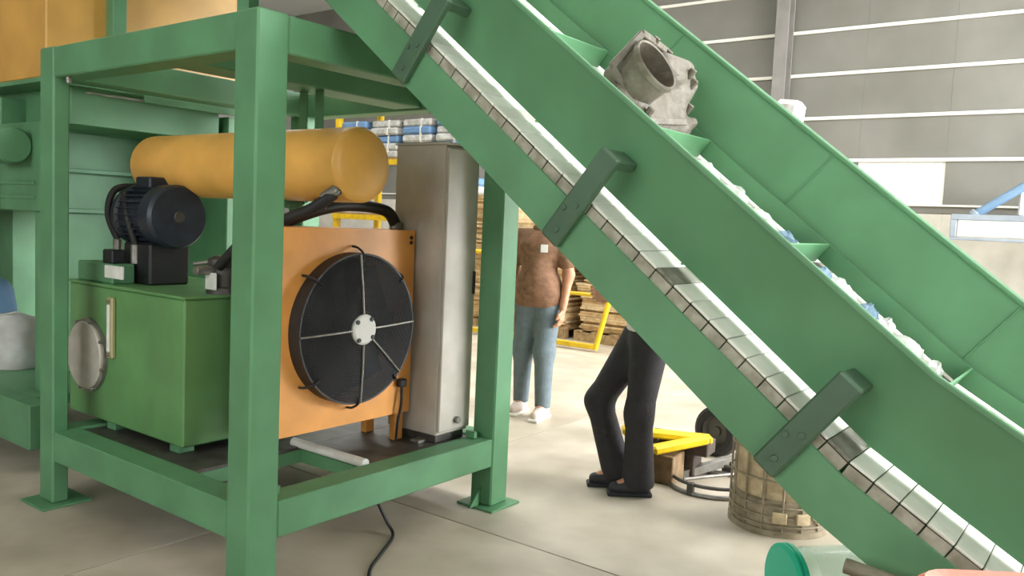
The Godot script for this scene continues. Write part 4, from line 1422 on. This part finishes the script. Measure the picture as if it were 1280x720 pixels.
# ---------------------------------------------------------------- scrap on the belt
func build_belt_load():
	# engine casting
	var base := cv(3.22, 2.66, 0.004)
	var e := thing("engine_casting", "dusty grey cast engine housing with a round open mouth riding the belt", "casting", base)
	var ax := Vector3(-0.066, 0.5, 0.862).normalized()
	var mouth := cv(3.10, 2.63, 0.30)
	var back := mouth - ax * 0.19
	var st := newst()
	add_lathe(st, [Vector2(0.10, -0.17), Vector2(0.108, 0.0), Vector2(0.116, 0.004), Vector2(0.121, -0.004), Vector2(0.121, -0.022), Vector2(0.113, -0.03), Vector2(0.115, -0.19)], Transform3D(bar_basis(ax), mouth), 36)
	part("barrel", st, M.casting, e)
	var dsk := newst()
	add_lathe(dsk, [Vector2(0, -0.13), Vector2(0.104, -0.13)], Transform3D(bar_basis(ax), mouth), 24)
	part("bore_floor", dsk, M.casting, e)
	# lumpy housing behind the barrel
	var P := func(x, s, h): return cv(x, s, h)
	var bones := [[P.call(3.12, 2.64, 0.085), P.call(3.46, 2.66, 0.12), 0.08, 0.08], [P.call(3.34, 2.77, 0.19), P.call(3.50, 2.74, 0.20), 0.095, 0.085],
		[P.call(3.02, 2.66, 0.12), P.call(3.10, 2.60, 0.10), 0.055, 0.06], [P.call(3.44, 2.72, 0.24), P.call(3.50, 2.72, 0.27), 0.05, 0.04],
		[P.call(3.18, 2.56, 0.07), P.call(3.50, 2.57, 0.07), 0.06, 0.06], [P.call(3.5, 2.56, 0.10), P.call(3.57, 2.56, 0.13), 0.03, 0.025], [back - ax * 0.03, P.call(3.30, 2.70, 0.10), 0.075, 0.075], [P.call(3.34, 2.74, 0.27), P.call(3.58, 2.76, 0.28), 0.06, 0.05], [P.call(3.5, 2.66, 0.16), P.call(3.6, 2.70, 0.24), 0.06, 0.04]]
	part_mesh("housing", nets(bones, 0.011, 70.0), M.casting, e)
	# flange edges and lugs
	var fl := newst()
	for q in [[P.call(2.96, 2.72, 0.20), P.call(3.08, 2.76, 0.36)], [P.call(2.96, 2.72, 0.20), P.call(3.10, 2.52, 0.10)], [P.call(3.10, 2.52, 0.10), P.call(3.42, 2.52, 0.14)], [P.call(3.08, 2.76, 0.36), P.call(3.42, 2.80, 0.32)]]:
		add_bar(fl, q[0], q[1], 0.022, 0.03, 0.004)
	part("flange_rib", fl, M.casting, e)
	for q in [P.call(3.02, 2.68, 0.21), P.call(3.05, 2.60, 0.17), P.call(3.10, 2.53, 0.13), P.call(3.24, 2.78, 0.34), P.call(3.40, 2.78, 0.31), P.call(3.50, 2.68, 0.30), P.call(3.53, 2.60, 0.17)]:
		var b := newst()
		add_cyl(b, q - cn() * 0.02, q + cn() * 0.025, 0.017, 8)
		part("lug", b, M.casting, e)
	var pl := newst()
	add_box(pl, P.call(3.54, 2.70, 0.26), Vector3(0.03, 0.10, 0.06), 0.006, Basis(Vector3.UP, 0.4) * cbasis(2))
	part("bracket_plate", pl, M.casting, e)
	# flattened scraps lying along the belt
	var lst := [[3.56, 2.36, 0.10, 0.16, "w"], [3.62, 2.20, 0.10, 0.13, "w"], [3.60, 2.02, 0.10, 0.15, "w"], [3.63, 1.89, 0.09, 0.09, "b"], [3.56, 1.66, 0.12, 0.08, "b"], [3.60, 1.57, 0.16, 0.14, "w"], [3.62, 1.43, 0.12, 0.09, "b"], [3.63, 1.345, 0.14, 0.08, "w"], [3.64, 1.225, 0.14, 0.12, "w"], [3.62, 1.10, 0.12, 0.08, "w"]]
	var names := ["long pale scrap strip on the belt just below the engine casting", "pale crumpled film on the belt, second below the engine casting", "pale flat scrap on the belt, third below the engine casting", "small bluish scrap resting on the upper side of a belt cleat", "small bluish film tucked right under a belt cleat", "wide white crumpled film lying below the belt cleat", "bluish crumpled film between two white films on the belt", "bright white folded film in the middle of the lower belt bay", "white crumpled film, last but one above the lowest cleat", "small white scrap touching the lowest cleat on the belt"]
	for i in lst.size():
		var q = lst[i]
		var o := thing("plastic_scrap", names[i], "scrap", cv(q[0], q[1], 0.003), "scraps lying on the belt")
		scrap(o, q[0], q[1], q[2], q[3], M.film_white if q[4] == "w" else M.film_blue)

func part_mesh(called, mesh, m, parent):
	return mi(called, mesh, m, parent, Transform3D(Basis.IDENTITY, -origin_of(parent)))

func scrap(o, x, s, wx, ws, m):
	var st := newst()
	var nx := 7
	var ny := 6
	var g := []
	for j in ny + 1:
		var row := []
		for i in nx + 1:
			var u := float(i) / nx
			var v := float(j) / ny
			var edge: float = min(min(u, 1 - u), min(v, 1 - v)) * 2.0
			var h := 0.006 + 0.05 * sqrt(edge) * rng.randf_range(0.5, 1.0)
			row.append(cv(x + (u - 0.5) * wx + rng.randf_range(-0.006, 0.006), s + (v - 0.5) * ws + rng.randf_range(-0.006, 0.006), h))
		g.append(row)
	for j in ny:
		for i in nx:
			for q in [[g[j][i], g[j][i + 1], g[j + 1][i + 1]], [g[j][i], g[j + 1][i + 1], g[j + 1][i]]]:
				var n: Vector3 = (q[1] - q[0]).cross(q[2] - q[0]).normalized()
				if n.dot(cn()) < 0:
					n = -n
				tri(st, q[0], q[1], q[2], n)
				var dn := cn() * -0.004
				tri(st, q[0] + dn, q[1] + dn, q[2] + dn, -n)
	part("film", st, m, o)

# ---------------------------------------------------------------- foreground
func build_foreground():
	var top := 0.918
	var t := thing("plastic_bin", "salmon pink plastic bin beside the conveyor foot", "bin", Vector3(1.77, 0, -0.072))
	t.rotation.y = atan2(0.6, 0.8)
	var lo := Vector3(-0.30, 0, -0.28)
	var hi := Vector3(0.0, top, 0.28)
	var st := newst()
	var shape := func(h, grow_, r):
		var pts := []
		for c in [[1, 1, 0], [-1, 1, 1], [-1, -1, 2], [1, -1, 3]]:
			var cx: float = (lo.x + hi.x) * 0.5 + c[0] * ((hi.x - lo.x) * 0.5 + grow_ - r)
			var cz: float = (lo.z + hi.z) * 0.5 + c[1] * ((hi.z - lo.z) * 0.5 + grow_ - r)
			for k in 6:
				var a: float = (c[2] + k / 5.0) * PI * 0.5
				pts.append(Vector3(cx + cos(a) * r, h, cz + sin(a) * r))
		return pts
	var loops := [shape.call(0.0, -0.05, 0.05), shape.call(top - 0.05, -0.015, 0.06), shape.call(top - 0.045, 0.0, 0.065), shape.call(top - 0.012, 0.0, 0.065), shape.call(top, -0.012, 0.06), shape.call(top - 0.012, -0.03, 0.05), shape.call(0.03, -0.06, 0.04)]
	for i in loops.size() - 1:
		var A: Array = loops[i]
		var B: Array = loops[i + 1]
		for k in A.size():
			var j := (k + 1) % A.size()
			var n: Vector3 = (A[j] - A[k]).cross(B[k] - A[k]).normalized()
			var cen := Vector3((lo.x + hi.x) * 0.5, A[k].y, (lo.z + hi.z) * 0.5)
			var outward := 1.0 if i < 5 else -1.0
			if n.dot(A[k] - cen) * outward < 0 and abs(n.y) < 0.9:
				n = -n
			if abs(n.y) >= 0.9 and n.y < 0:
				n = -n
			quad(st, A[k], A[j], B[j], B[k], n)
	var fl: Array = loops[-1]
	var mid := Vector3((lo.x + hi.x) * 0.5, 0, (lo.z + hi.z) * 0.5)
	for k in fl.size():
		tri(st, mid + Vector3(0, 0.03, 0), fl[k], fl[(k + 1) % fl.size()], Vector3.UP)
		tri(st, mid, loops[0][k], loops[0][(k + 1) % fl.size()], Vector3.DOWN)
	mi("shell", st.commit(), M.salmon, t)
	mi("grip", box_mesh(Vector3(0.03, 0.03, 0.18), 0.008), M.salmon, t, Transform3D(Basis.IDENTITY, Vector3(-0.30, top - 0.09, 0)))
	var j := thing("plastic_jar", "pale green plastic jar with teal screw lid lying on the floor", "jar", Vector3(3.2, 0, -0.9))
	var jc := Vector3(3.18, 0.15, -1.01)
	var jd := Vector3(0.75, 0, 0.66).normalized()
	var js := newst()
	add_lathe(js, [Vector2(0, 0.0), Vector2(0.132, 0.0), Vector2(0.148, 0.01), Vector2(0.148, 0.018), Vector2(0.140, 0.022), Vector2(0.148, 0.026), Vector2(0.148, 0.042), Vector2(0.12, 0.046)], Transform3D(bar_basis(jd), jc), 36)
	part("lid", js, M.teal, j)
	var jb := newst()
	add_lathe(jb, [Vector2(0.10, 0.046), Vector2(0.10, 0.065), Vector2(0.132, 0.10), Vector2(0.132, 0.32), Vector2(0.11, 0.34), Vector2(0, 0.34)], Transform3D(bar_basis(jd), jc), 36)
	part("jar_body", jb, M.jar, j)
